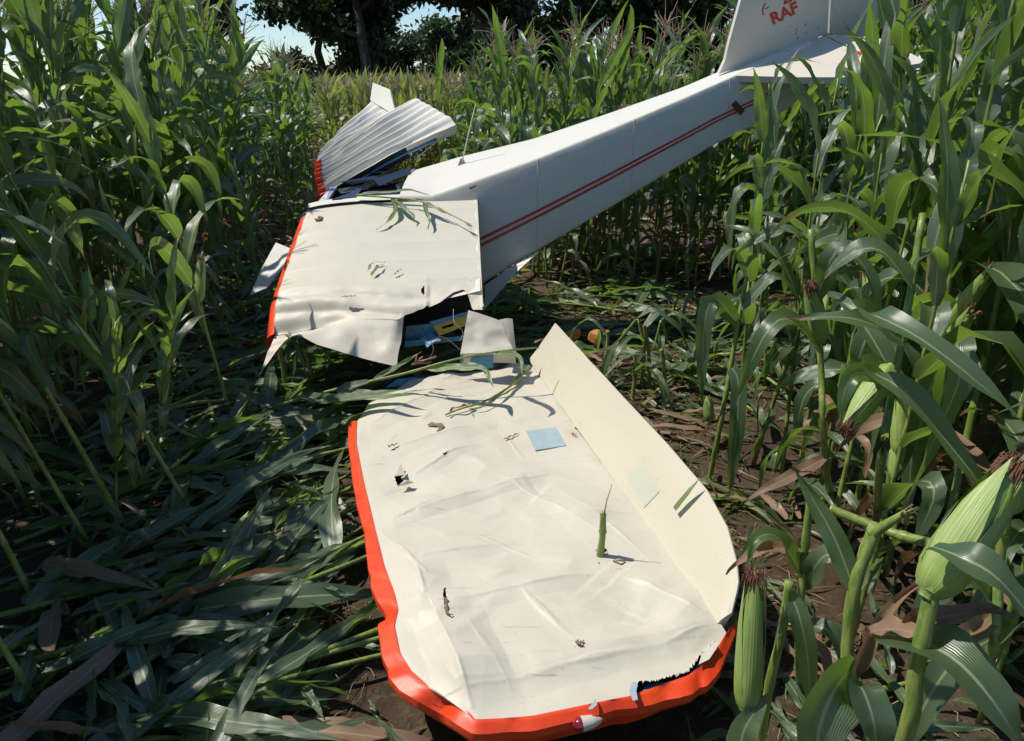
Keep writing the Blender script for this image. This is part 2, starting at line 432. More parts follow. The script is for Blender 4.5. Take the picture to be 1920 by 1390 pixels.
# ------------------------------------------------------------------ corn: leaves, stalks, ears, tassels
def leaf_geom(L, W, th0, bend, p=1.3, kink=0, ks=.45, sweep=0, twist=0, ruf=.012, seed=0, nseg=14, half=2, flat=False):
    r = np.random.default_rng(seed)
    s = np.linspace(0, 1, nseg + 1)
    th = np.radians(th0 - bend * s ** p - kink / (1 + np.exp(-(s - ks) * 26)))
    th = np.maximum(th, np.radians(-88))
    psi = np.radians(sweep) * s ** 1.5
    D = np.stack([np.cos(th) * np.cos(psi), np.cos(th) * np.sin(psi), np.sin(th)], 1)
    P = np.vstack([[0, 0, 0], np.cumsum((D[:-1] + D[1:]) / 2 * L / nseg, 0)])
    side0 = np.stack([-np.sin(psi), np.cos(psi), 0 * s], 1)
    nr0 = np.cross(D, side0)
    tw = np.radians(twist) * s ** 1.4 + .25 * np.sin(s * 7 + r.uniform(0, 6)) * s
    sd = side0 * np.cos(tw)[:, None] + nr0 * np.sin(tw)[:, None]
    nr = np.cross(D, sd)
    w = W / 2 * np.minimum(.45 + s * 5.0, 1.0) * (1 - np.clip((s - .25) / .75, 0, 1) ** 1.9)
    w = np.maximum(w, .0012) * (1 + .06 * np.sin(s * 23 + r.uniform(0, 6)))
    us = np.linspace(-1, 1, 2 * half + 1)
    ph = r.uniform(0, 6, 2); k = r.uniform(14, 24, 2)
    V = []
    for u in us:
        sg = 0 if u < 0 else 1
        fold = abs(u) * w * (.55 - .45 * s) + (abs(u) ** 2) * ruf * np.sin(s * k[sg] + ph[sg]) * np.minimum(s * 5, 1) * (w / (W / 2 + 1e-9))
        V.append(P + sd * (u * w)[:, None] + nr * fold[:, None])
    V = np.stack(V, 1).reshape(-1, 3)
    UV = np.stack(np.broadcast_arrays((us[None] + 1) / 2, s[:, None]), -1).reshape(-1, 2)
    return V, grid_faces(len(us), nseg + 1), UV
LEAFP = {'mid': [], 'up': [], 'low': [], 'flat': []}
r_ = np.random.default_rng(11)
for i in range(14):
    LEAFP['mid'].append(dict(L=r_.uniform(.55, .86), W=r_.uniform(.082, .118), th0=r_.uniform(55, 78), bend=r_.uniform(70, 140), p=r_.uniform(1.1, 1.8),
        kink=r_.choice([0, 50, 80, 110]), ks=r_.uniform(.3, .62), sweep=r_.uniform(-35, 35), twist=r_.choice([0, 20, -30, 80, -110]), ruf=r_.uniform(.01, .02), seed=100 + i))
for i in range(6):
    LEAFP['up'].append(dict(L=r_.uniform(.42, .66), W=r_.uniform(.062, .088), th0=r_.uniform(68, 82), bend=r_.uniform(15, 75), p=r_.uniform(1.4, 2.2),
        kink=r_.choice([0, 0, 60, 100]), ks=r_.uniform(.45, .7), sweep=r_.uniform(-25, 25), twist=r_.choice([0, 30, -40, 90]), ruf=r_.uniform(.008, .014), seed=200 + i))
for i in range(6):
    LEAFP['low'].append(dict(L=r_.uniform(.5, .8), W=r_.uniform(.06, .085), th0=r_.uniform(25, 55), bend=r_.uniform(95, 140), p=r_.uniform(.8, 1.2),
        kink=r_.choice([0, 40]), ks=r_.uniform(.3, .5), sweep=r_.uniform(-40, 40), twist=r_.uniform(-120, 120), ruf=r_.uniform(.01, .02), seed=300 + i))
for i in range(12):
    LEAFP['flat'].append(dict(L=r_.uniform(.45, .9), W=r_.uniform(.06, .095), th0=r_.uniform(4, 24), bend=r_.uniform(15, 40), p=1.0,
        kink=0, sweep=r_.uniform(-55, 55), twist=r_.uniform(-70, 70), ruf=r_.uniform(.012, .024), seed=400 + i))
def variants(nseg, half): return {k: [leaf_geom(nseg=nseg, half=half, **p) for p in v] for k, v in LEAFP.items()}
HI, LO, FAR = variants(14, 2), variants(9, 1), variants(6, 1)
LEAF_ME = {k: [make_mesh('leaf', V, F, M['leaf'], UV, np.zeros(len(V))) for V, F, UV in v] for k, v in HI.items()}
FARL_ME = {k: [make_mesh('leaf', V, F, M['farleaf'], UV, np.zeros(len(V))) for V, F, UV in v] for k, v in LO.items() if k != 'flat'}
DRY_ME = {k: [make_mesh('dry_leaf', V, F, M['dry'], UV, np.zeros(len(V))) for V, F, UV in v] for k, v in HI.items()}

def stalk_geom(h, r0, sides, bow, rough_nodes=True):
    zs = []; rs = []
    n = int(h / .17)
    for k in range(n + 1):
        z = h * k / n; rad = r0 * (1 - .62 * (k / n) ** 1.2)
        if rough_nodes and 0 < k < n: zs += [z - .012, z, z + .014]; rs += [rad * 1.0, rad * 1.28, rad * .98]
        else: zs.append(z); rs.append(rad)
    zs = np.array(zs); x = bow * (zs / h) ** 2
    return tube(np.stack([x, 0 * zs, zs], 1), rs, sides)
def tassel_geom(seed, nb=9, hi=True):
    r = np.random.default_rng(seed); ps = []
    n = 5 if hi else 3; rr = .0034 if hi else .005
    s = np.linspace(0, 1, n)[:, None]
    ps.append(tube(np.hstack([0.02 * s * s, 0 * s, .36 * s]), np.linspace(.005, rr * .7, n), 3, False))
    for k in range(nb):
        az = r.uniform(0, 6.28); L = r.uniform(.14, .24); z0 = r.uniform(.06, .17); sp = r.uniform(.35, .95)
        d = np.array([math.cos(az), math.sin(az), 0])
        ps.append(tube(np.array([0, 0, z0]) + d * (L * sp * s ** .8) + np.array([0, 0, 1.0]) * (L * (1 - .35 * sp) * s - .07 * sp * s * s), np.linspace(rr, rr * .8, n), 3, False))
    return cat(ps)
def husk_geom(L=.25, Rr=.030, sides=30):
    z = np.array([-.05, -.02, 0, .05, .12, .25, .45, .65, .8, .92, 1.0, 1.06]) * L
    rr = np.array([.30, .34, .55, .78, .95, 1.0, .98, .86, .66, .4, .22, .10]) * Rr
    V, F = lathe(np.stack([z, rr], 1), sides)
    ang = np.arctan2(V[:, 1], V[:, 0]); V[:, :2] *= (1 + .05 * np.cos(ang * 5 + V[:, 2] * 14) + .012 * np.cos(ang * 11))[:, None]
    # overlapping husk tips
    ps = [(V, F)]
    for k in range(4):
        a0 = k * 1.6; s = np.linspace(0, 1, 7); w = np.radians(52) * (1 - s ** 2.2)
        rad = np.interp(s * L * 1.02, z, rr) * 1.07 + .004 * s ** 4 * 4
        rows = [np.stack([rad * np.cos(a0 + q * w), rad * np.sin(a0 + q * w), s * L * (1.0 + .05 * k)], 1) for q in (-1, -.4, .4, 1)]
        ps.append((np.stack(rows, 1).reshape(-1, 3), grid_faces(4, 7)))
    V, F = cat(ps)
    UV = np.stack([np.arctan2(V[:, 1], V[:, 0]) / 6.2832 + .5, V[:, 2] / L], 1)
    return V, F, UV
def silk_geom(L=.25, seed=0, n=26):
    r = np.random.default_rng(seed); ps = []
    for k in range(n):
        az = r.uniform(0, 6.28); s = np.linspace(0, 1, 5)[:, None]; d = np.array([math.cos(az), math.sin(az), 0])
        l = r.uniform(.025, .085)
        ps.append(tube(np.array([0, 0, L * .98]) + d * (.006 + r.uniform(.004, .026) * s ** .7) + np.array([0, 0, 1.0]) * (l * s - l * 1.5 * s ** 2.5 * r.uniform(.3, 1)), np.full(5, .0009 if n > 50 else .0014), 3, False))
    return cat(ps)
HUSK_ME = (lambda q: make_mesh('ear', q[0], q[1], M['husk'], q[2]))(husk_geom())
SILK_ME = make_mesh('silk', *silk_geom(), M['silk'])
TASSEL_ME = [make_mesh('tassel', *tassel_geom(k), M['tassel']) for k in range(5)]

PROTO = []
for i in range(12):
    r = np.random.default_rng(50 + i)
    h = r.uniform(1.95, 2.15); bow = r.uniform(-.1, .1); r0 = r.uniform(.0115, .0145)
    az0 = r.uniform(0, 360); lv = []
    nl = 13
    for k in range(nl):
        q = k / (nl - 1); z = .28 + (h - .36) * q
        kind = 'low' if q < .22 else ('up' if q > .74 else 'mid')
        vi = int(r.integers(0, len(LEAFP[kind])))
        az = az0 + (k % 2) * 180 + r.normal(0, 22)
        s = r.uniform(.85, 1.1) * (.8 if kind == 'low' else 1)
        dry = kind == 'low' and r.random() < .33
        x = bow * (z / h) ** 2
        mat = Matrix.Translation((x, 0, z)) @ Matrix.Rotation(R(az), 4, 'Z') @ Matrix.Rotation(R(r.normal(0, 8)), 4, 'X') @ Matrix.Translation((.008, 0, 0)) @ Matrix.Scale(s, 4)
        lv.append((kind, vi, mat, dry))
    ears = []
    for e in range(1 if r.random() < .8 else 2):
        z = r.uniform(.85, 1.15); az = az0 + r.choice([0, 180]) + r.normal(0, 15)
        ears.append(Matrix.Translation((bow * (z / h) ** 2, 0, z)) @ Matrix.Rotation(R(az), 4, 'Z') @ Matrix.Translation((.018, 0, 0)) @ Matrix.Rotation(R(r.uniform(14, 30)), 4, 'Y'))
    PROTO.append(dict(az0=az0, h=h, bow=bow, r0=r0, leaves=lv, ears=ears, tassel=Matrix.Translation((bow, 0, h - .02)),
                      stalk=make_mesh('stalk', *(lambda VF: (VF[0], fixq(VF[1])))(stalk_geom(h, r0, 7, bow)), M['stalk'])))

def place_plant(i, base, rotz, lean_az, lean, scale, label, group, leaf_keep=None, tassel=True, far=False):
    p = PROTO[i]
    root = thing('corn_plant', base, label, 'corn plant', group)
    root.rotation_euler = (Matrix.Rotation(lean, 3, Vector((-math.sin(lean_az), math.cos(lean_az), 0))) @ Matrix.Rotation(rotz, 3, 'Z')).to_euler()
    root.scale = (scale,) * 3
    obj('stalk', p['stalk'], root)
    for k, (kind, vi, mat, dry) in enumerate(p['leaves']):
        if leaf_keep is not None and k not in leaf_keep: continue
        obj('leaf', (DRY_ME if dry else (FARL_ME if far else LEAF_ME))[kind][vi], root, matrix=mat)
    for mt in p['ears']:
        e = obj('ear', HUSK_ME, root, matrix=mt); obj('silk', SILK_ME, e)
    if tassel: obj('tassel', TASSEL_ME[i % 5], root, matrix=p['tassel'])
    return root

# where corn still stands
XLy, XLx = [0, 1.2, 2, 3, 4, 5.2, 6.5, 8, 10, 13, 60], [-1.72, -1.72, -1.78, -2.0, -2.2, -2.48, -2.5, -2.55, -2.85, -3.6, -15.0]
XRy, XRx = [0, 1.6, 2.6, 3.6, 4.6, 5.0], [1.75, 1.35, 1.15, 1.22, 1.42, 1.6]
XBy, XBx = [6.9, 8, 10, 12.5], [.15, -.25, -.9, -1.4]
def standing(x, y):
    if x < np.interp(y, XLy, XLx): return 'left'
    if y < 4.9 and x > np.interp(y, XRy, XRx): return 'right'
    if 4.9 <= y <= 6.9 and x > 3.5: return 'right'
    if 6.9 < y <= 12.5 and x > np.interp(y, XBy, XBx): return 'behind'
    if y > 12.5 and x > -.66 - .243 * y + .42: return 'far'
    return None
pts = []
dv = np.array([-.235, .972]); nv = np.array([.972, .235])
for k in range(-46, 60):
    for t in np.arange(-6, 60, .150):
        if t > 20 and (int(t / .150) % 2): continue
        p = np.array([-1.15, 0]) + nv * (.64 * k) + dv * t + np.array([rng.normal(0, .05), rng.normal(0, .05)])
        x, y = p
        if y < -2.5 or y > 44: continue
        zd = y * math.cos(PITCH) + .3
        if y < .3 and x > -5 and False: continue
        if abs(x) > .76 * max(zd, 0) + 2.4: continue
        if y < .6 and x > 0: continue
        if math.hypot(x, y) < 1.55: continue
        zone = standing(x, y)
        if zone is None or rng.random() < .04: continue
        # the inside of the dense mass cannot be seen into
        if zone == 'left' and y < 14 and np.interp(y, XLy, XLx) - x > 2.4: continue
        if zone == 'left' and np.interp(y, XLy, XLx) - x > 4.5: continue
        if zone == 'left' and y < 10 and np.interp(y, XLy, XLx) - x > .8 and rng.random() < .1: continue
        if zone in ('right', 'behind') and x > 2.2 + .62 * max(y, 0) : continue
        if zone == 'far' and y > 18 and x > -.5: continue
        if zone == 'far' and y > 34: continue
        if zone == 'behind' and y > 9.3 and x > .2: continue
        uu_, vv_, _ = proj(np.array([x, y, 1.75]))
        if zone == 'right' and y > 2.3 and 1345 < uu_ < 1780 and rng.random() < .15: continue
        if zone == 'behind' and y > 10.5 and x > .5: continue
        pts.append((x, y, zone, k))
vis = []
for (x, y, z, k) in pts:
    u, v, d = proj(np.array([x, y, 1.3])); 
    inf = d > .5 and -60 < u < 1980
    dl = math.hypot(x, y)
    if z == 'left': dl += 1.6 * max(0, np.interp(y, XLy, XLx) - x)
    if z == 'right': dl += .8 * max(0, x - np.interp(y, XRy, XRx))
    if z == 'behind': dl += .4 + .8 * (y - 6.9)
    if z == 'far': dl -= 3 if x < -1 else -9
    vis.append(dl if inf else 99)
order = np.argsort(vis)
n_ind = 300
solo = set(int(i) for i in order[:n_ind] if vis[i] < 90)
ZL = {'left': ('tall green corn plant standing in the dense corn left of the wreck', 'corn standing left of the wreck'),
      'right': ('green corn plant standing in the corn right of the wing and tail', 'corn standing right of the wreck'),
      'behind': ('green corn plant standing behind the tail boom', 'corn standing behind the tail boom'),
      'far': ('green corn plant in the far field behind the wreck', 'corn in the far field')}
sv, sf, su, sr, nvt = {}, {}, {}, {}, {}
def add_stuff(key, V, F, UV, rv):
    if key not in sv: sv[key], sf[key], su[key], sr[key], nvt[key] = [], [], [], [], 0
    sv[key].append(V); sf[key].append(F + nvt[key]); nvt[key] += len(V)
    su[key].append(UV if UV is not None else np.zeros((len(V), 2))); sr[key].append(np.full(len(V), rv))
def xf(V, m): m = np.array(m); return V @ m[:3, :3].T + m[:3, 3]
STK_LO = [stalk_geom(p['h'], p['r0'], 4, p['bow'], False) for p in PROTO]
TAS_LO = [tassel_geom(k + 20, 6, False) for k in range(4)]
STK_LO = [(V[:-2], F[:-8]) for V, F in STK_LO]
for idx, (x, y, zone, k) in enumerate(pts):
    i = int(rng.integers(0, len(PROTO))); rz = rng.uniform(0, 6.28)
    sc_ = rng.uniform(.98, 1.12) * (1.09 if zone in ('left', 'right') and y < 8 else (1.08 if x > 2.2 and y < 10 else .98 if y < 8.5 else (.9 if y < 11 else .78)))
    uq = float(proj(np.array([x, y, 1.75]))[0]); short = zone == 'right' and y > 2.3 and 1330 < uq < 1790
    if short: sc_ *= .76
    la, ln = rng.uniform(0, 6.28), abs(rng.normal(0, .05))
    # plants on the edge of the swath were pushed over a little
    if idx in solo and rng.random() < .25: ln += rng.uniform(.04, .18)
    z0 = float(ground_h(np.array(x), np.array(y)))
    if idx in solo:
        lab, grp = ZL[zone]
        u_ = float(proj(np.array([x, y, 1.2]))[0])
        if zone == 'left': lab = ('tall green corn plant in the front rows at the left picture edge', 'tall green corn plant in the dense left corn, midway to the wings', 'tall green corn plant in the left corn nearest the crumpled far wing')[0 if u_ < 180 else (1 if u_ < 400 else 2)]
        if zone == 'right': lab = ('green corn plant in front of the tail fin and stabiliser', 'green corn plant in the corn along the right picture edge')[0 if u_ < 1650 else 1]
        if zone == 'behind': lab = ('green corn plant behind the antenna and the wide part of the boom', 'green corn plant behind the middle of the tail boom', 'green corn plant behind the tail fin')[0 if u_ < 1050 else (1 if u_ < 1340 else 2)]
        lab = ('leaning ' + lab.replace('tall ', '')) if ln > .1 else lab
        place_plant(i, (x, y, z0 - .01), rz, la, ln, sc_, lab, grp, tassel=not short, far=zone == 'far')
    else:
        m0 = Matrix.Translation((x, y, z0)) @ Matrix.Rotation(ln, 4, Vector((-math.sin(la), math.cos(la), 0))) @ Matrix.Rotation(rz, 4, 'Z') @ Matrix.Scale(sc_, 4)
        p = PROTO[i]; lib = LO if y < 13 else FAR
        V, F = STK_LO[i]; add_stuff('stalk', xf(V, m0), F, None, 0)
        for (kind, vi, mat, dry) in p['leaves']:
            if y > 18 and kind == 'low': continue
            V, F, UV = lib[kind][vi]; add_stuff('dry' if dry else ('farleaf' if zone == 'far' else 'leaf'), xf(V, m0 @ mat), F, UV, rng.random())
        V, F = TAS_LO[i % 4]; add_stuff('tassel', xf(V, m0 @ p['tassel']), F, None, 0)
EXTRA = [(1.22, 2.15, .80, 'green corn plant close behind the snapped stalk in the right foreground'), (1.48, 1.8, .85, 'green corn plant behind the big near ear'), (1.32, 2.65, .9, 'green corn plant beside the bare soil right of the near wing tip'),
         (1.7, 2.25, .95, 'tall green corn plant at the right edge behind the big near ear'), (1.95, 1.7, .9, 'green corn plant leaning in from the right edge of the picture'), (1.62, 2.95, .85, 'green corn plant right of the bare soil below the tail'),
         (2.45, 3.3, 1.05, 'tall green corn plant right of the stabiliser tip'), (2.1, 2.7, 1.0, 'tall green corn plant at the right edge below the tail fin')]
for k, (x, y, s_, lab) in enumerate(EXTRA):
    i = (k * 2 + 1) % 12; place_plant(i, (x, y, -.02), R(90 - PROTO[i]['az0'] + 14 * (k % 3 - 1)), R(20 * k), .05 + .02 * k % .1, s_, lab, 'corn standing right of the wreck', tassel=s_ > .9)
LEAN = [((80, 1330), .30, 10), ((75, 1140), .22, 2), ((184, 1040), .30, 5), ((250, 1010), .26, 7), ((378, 985), .42, 3), ((60, 960), .2, 8), ((330, 900), .28, 1), ((440, 800), .12, 4)]
LEANL = ['leaning corn stalk nearest the bottom left corner', 'corn stalk leaning left at the left edge above the corner', 'leaning bare corn stalk left of the flattened leaves', 'leaning corn stalk right beside the bare leaning one', 'strongly leaning corn stalk reaching furthest into the flattened leaves', 'corn stalk leaning at the left edge below the wall of corn', 'leaning corn stalk at the foot of the left wall', 'nearly upright corn stalk left of the torn inner wing']
for k, (b_, ln_, i) in enumerate(LEAN):
    B3 = atZ(*b_, 0); place_plant(i, (float(B3[0]), float(B3[1]), -.02), R(90 - PROTO[i]['az0'] + 20 * (k % 3 - 1)), R(168 + 8 * (k % 4)), ln_, .92, LEANL[k], 'leaning corn at the left rim of the swath', leaf_keep=range(4, 13), tassel=k % 2 == 0)
LOWP = [(-1.95, 4.3), (-2.15, 4.7), (-1.9, 5.0), (-2.2, 5.35), (-2.0, 5.8), (-2.2, 6.3), (-2.05, 3.7), (-1.8, 3.3), (-1.75, 2.8), (-1.7, 6.6)]
for k, (x, y) in enumerate(LOWP):
    i = (k * 4 + 2) % 12; place_plant(i, (x, y, -.02), R(90 - PROTO[i]['az0'] + 30 * (k % 3 - 1)), R(200 + 17 * k), .25 + .05 * (k % 4), .50 + .04 * (k % 3), 'low bent corn plant at the rim of the swath beside the red leading edges', 'low bent corn left of the wings', tassel=False)
NM = {'farleaf': 'far_corn_leaves', 'stalk': 'corn_stalks', 'leaf': 'corn_leaves', 'dry': 'dry_corn_leaves', 'tassel': 'corn_tassels'}
mass = thing('corn_field', (0, 14, 0), 'dense mass of green corn filling the field all around the wreck', 'corn field')
mass['kind'] = 'stuff'
for key in sv:
    o = part(NM[key], np.concatenate(sv[key]), np.concatenate(sf[key]), M[key], mass, np.concatenate(su[key]), rnd=np.concatenate(sr[key]))
    o['kind'] = 'stuff'
print('plants', len(pts), 'solo', len(solo), 'stuff verts', nvt)
exec_tail = True

# ==================================================================  THE WRECK
# ------------------------------------------------------------------ broken-off outer wing
ZW = .25
wing = thing('broken_wing', (0.0, 3.0, 0.1), 'cream white outer wing with red edge broken off and lying flat in front', 'aircraft wing')
pair = [  # white/red seam, outer silhouette
    ((668, 782), (655, 792)), ((667, 830), (652, 842)), ((680, 900), (661, 908)), ((692, 950), (671, 962)), ((705, 1005), (682, 1012)),
    ((720, 1065), (691, 1068)), ((738, 1115), (699, 1122)), ((745, 1145), (710, 1153)), ((738, 1175), (706, 1190)), ((748, 1225), (715, 1242)),
    ((770, 1262), (727, 1286)), ((800, 1290), (747, 1313)), ((850, 1322), (790, 1338)), ((876, 1338), (838, 1366)), ((892, 1353), (888, 1396)),
    ((1000, 1343), (1000, 1386)), ((1080, 1328), (1090, 1366)), ((1180, 1308), (1185, 1346)), ((1290, 1270), (1292, 1322)),
    ((1320, 1248), (1320, 1309)), ((1343, 1222), (1346, 1277)), ((1362, 1190), (1392, 1165))]
seam = np.array([atZ(*a_, ZW) for a_, _ in pair]); outer = np.array([atZ(*b_, ZW - .05) for _, b_ in pair])
NUW, NVW = 281, 561
def pxp(poly, Z): return np.array([atZ(x, y, Z) for x, y in poly])
kc = 13                                             # seam index at the tip's corner
LEc = resample(seam[:kc + 1], NVW); TIPc = resample(seam[kc:], NUW)
hA, hB = atZ(995, 678, ZW), seam[-1]
HIN = resample([hA, hB], NVW)
BRK = resample([atZ(*q, ZW) for q in [(668, 782), (690, 757), (730, 736), (770, 716), (800, 713), (870, 694), (930, 690), (970, 678), (995, 678)]], NUW)
vv = np.linspace(0, 1, NVW)[:, None, None]; uu = np.linspace(0, 1, NUW)[None, :, None]
G = (1 - uu) * LEc[:, None] + uu * HIN[:, None] + (1 - vv) * BRK[None] + vv * TIPc[None] \
    - ((1 - uu) * (1 - vv) * BRK[0] + uu * (1 - vv) * BRK[-1] + (1 - uu) * vv * TIPc[0] + uu * vv * TIPc[-1])
gx_, gy_ = G[..., 0], G[..., 1]
def seg_d(x, y, a_, b_):
    a_ = np.asarray(a_)[:2]; b_ = np.asarray(b_)[:2]; d = b_ - a_; L2 = d @ d
    t = ((x - a_[0]) * d[0] + (y - a_[1]) * d[1]) / L2
    tc_ = np.clip(t, 0, 1); L = math.sqrt(L2)
    sgn = ((x - a_[0]) * d[1] - (y - a_[1]) * d[0]) / L
    dist = np.hypot(x - a_[0] - tc_ * d[0], y - a_[1] - tc_ * d[1])
    return dist, sgn, t
CREASE = [  # px start, px end, height, width on one side, width on the other
    ((786, 966), (998, 907), .016, .012, .09), ((794, 1053), (957, 1025), .010, .014, .07), ((851, 1138), (1139, 1085), .015, .010, .10),
    ((780, 892), (884, 840), .012, .012, .06), ((1042, 988), (1185, 972), .009, .012, .07), ((879, 1302), (1249, 1217), .012, .010, .10),
    ((1249, 1217), (1330, 1180), .014, .012, .06), ((818, 1168), (884, 1330), .034, .016, .06), ((762, 1168), (859, 1156), .014, .012, .05),
    ((782, 1075), (796, 1125), .016, .02, .04), ((1160, 1088), (1350, 1176), .020, .03, .09), ((940, 905), (1120, 1010), .012, .03, .10),
    ((1060, 940), (1230, 1070), .012, .03, .08), ((850, 990), (1010, 1060), -.012, .03, .09), ((735, 980), (820, 950), .013, .015, .06),
    ((760, 900), (800, 930), -.016, .03, .05), ((730, 850), (900, 800), .014, .02, .08), ((690, 800), (820, 740), .016, .02, .07),
    ((800, 740), (960, 715), .012, .015, .06), ((900, 760), (980, 860), -.010, .04, .08), ((880, 1180), (960, 1300), .010, .03, .08),
    ((980, 1120), (1070, 1210), .010, .04, .10), ((1140, 1140), (1250, 1180), -.012, .03, .06), ((715, 1000), (800, 1090), .012, .03, .06)]
def ridged(x, y): return .5 - 2 * np.abs(vnoise(x, y))
wx = gx_ + .05 * fbm(gx_ * 2 + 7, gy_ * 2, 2); wy = gy_ + .05 * fbm(gx_ * 2, gy_ * 2 + 9, 2)
Hh = .020 * fbm(gx_ * 2.4 + 5, gy_ * 1.8, 2) + .015 * ridged(wx * 1.6 + wy * 1.2, wy * 4.2 - wx * 1.0) + .007 * ridged(wx * 5 - wy * 2, wy * 6.5 + wx * 2.5)
for a_, b_, amp, w1, w2 in CREASE:
    d, sg, t = seg_d(gx_, gy_, atZ(*a_, ZW), atZ(*b_, ZW))
    d = np.abs(d + .010 * vnoise(gx_ * 12 + 3, gy_ * 12))
    w_ = np.where(sg > 0, max(w1 * 5.0, .06), w2 * 2.6)
    fade = np.clip(1.25 - np.abs(t - .5) * 1.6, 0, 1)
    Hh = Hh + 1.35 * amp * np.clip(1 - d / w_, 0, 1) * fade + (.005 + .08 * abs(amp)) * (.55 + vnoise(gx_ * 9, gy_ * 9 + 4)) * np.exp(-(d / .007) ** 2) * fade
rc_ = np.random.default_rng(15)
for k in range(70):
    iv, iu = int(rc_.integers(10, NVW - 10)), int(rc_.integers(10, NUW - 10)); p0_ = np.array([gx_[iv, iu], gy_[iv, iu]]); a_ = rc_.normal(.15, .45); L_ = rc_.uniform(.06, .34)
    p1_ = p0_ + L_ * np.array([math.cos(a_), math.sin(a_)]); d, sg, t = seg_d(gx_, gy_, p0_, p1_); d = np.abs(d + .006 * vnoise(gx_ * 16 + k, gy_ * 16))
    fade = np.clip(1.3 - np.abs(t - .5) * 2.0, 0, 1); am = rc_.choice([-1, 1, 1]) * rc_.uniform(.002, .006); w_ = np.where(sg > 0, rc_.uniform(.012, .035), rc_.uniform(.04, .09))
    Hh = Hh + am * np.clip(1 - d / w_, 0, 1) * fade
cp_ = np.mean([atZ(x, y, ZW) for x, y in [(987, 801), (1043, 794), (1062, 823), (1004, 832)]], axis=0)
Hh = Hh * (1 - np.exp(-(np.hypot(gx_ - cp_[0], gy_ - cp_[1]) / .13) ** 4))
edge = np.minimum(np.minimum(uu[..., 0], 1), 1) * np.ones_like(gx_)
edge_le = np.clip(uu[..., 0] / .10, 0, 1) * np.ones_like(gx_); edge_tip = np.clip((1 - vv[..., 0]) / .07, 0, 1) * np.ones_like(gx_)
wgt = np.minimum(edge_le, edge_tip)
Zs = ZW + .022 * np.sin(np.pi * np.clip(uu[..., 0], 0, 1)) * np.ones_like(gx_) * edge_tip + Hh * (.25 + .75 * wgt)
brk = np.clip((.10 - vv[..., 0]) / .10, 0, 1)
Zs = Zs + brk * (.030 * fbm(gx_ * 7, gy_ * 5 + 3, 2) - .02)
skinV = np.stack([gx_, gy_, Zs], -1).reshape(-1, 3); skinF = grid_faces(NUW, NVW)
ctr = skinV[skinF].mean(1)
TEARS = [[(1188, 1312), (1196, 1282), (1235, 1276), (1290, 1260), (1312, 1232), (1340, 1206), (1347, 1216), (1338, 1244), (1318, 1262), (1290, 1283), (1250, 1296)],
         [(740, 897), (750, 886), (761, 890), (752, 899), (766, 908), (745, 912)],
         [(1118, 1046), (1128, 1040), (1139, 1046), (1130, 1054), (1119, 1053)],
         [(830, 866), (846, 858), (834, 868)], [(832, 1122), (836, 1118), (838, 1150), (833, 1150)]]
keep = np.ones(len(skinF), bool)
for poly in TEARS:
    keep &= ~inpoly(ctr[:, 0], ctr[:, 1], [atZ(*q, ZW)[:2] for q in poly])
rj = np.random.default_rng(44); touched = np.unique(skinF[~keep]); jit = rj.normal(0, .0016, (len(touched), 3)); jit[:, 2] *= 1.5
skinV = skinV.copy(); skinV[touched] += jit
part('upper_skin', skinV, skinF[keep], M['white'], wing)
lowV = skinV.copy(); lc_ = lowV.mean(0); lowV[:, :2] = lc_[:2] + (lowV[:, :2] - lc_[:2]) * .94; lowV[:, 2] = .135 + .01 * fbm(lowV[:, 0] * 3, lowV[:, 1] * 3, 2)
gl = np.arange(NVW * NUW).reshape(NVW, NUW)[::20, ::20]
part('lower_skin', lowV[gl.ravel()], grid_faces(gl.shape[1], gl.shape[0]), M['grey_white'], wing)
# red leading edge and tip band
tt = np.r_[0, np.cumsum(np.linalg.norm(np.diff(seam, axis=0), axis=1))]; ts = np.linspace(0, tt[-1], 240)
sI = np.stack([np.interp(ts, tt, seam[:, k]) for k in range(3)], 1); oI = np.stack([np.interp(ts, tt, outer[:, k]) for k in range(3)], 1)
zs_seam = np.r_[Zs[:, 0], Zs[-1, 1:]]; ln_ = np.r_[0, np.cumsum(np.linalg.norm(np.diff(np.vstack([LEc, TIPc[1:]]), axis=0), axis=1))]
sI[:, 2] = np.interp(ts, ln_ * tt[-1] / ln_[-1], zs_seam) + .003
wv = .005 * (.5 - 2 * np.abs(vnoise(ts * 6, ts * 0 + 3))) + .0015 * (.5 - 2 * np.abs(vnoise(ts * 19, ts * 0 + 5)))
rows = []
for f, dz in [(-.05, .0015), (.0, .002), (.3, -.005), (.6, -.012), (.97, -.020), (1.0, -.028), (.98, -.046), (.80, -.060), (.5, -.075), (.2, -.095)]:
    q = sI + (oI - sI) * f; q[:, 2] = sI[:, 2] + dz + wv * (f > 0)
    q[:, :2] += ((oI - sI)[:, :2]) * (.18 * vnoise(ts * 7, ts * 0 + 8))[:, None] * max(f, 0); rows.append(q)
RV = np.stack(rows, 1).reshape(-1, 3); RF = grid_faces(len(rows), 240)
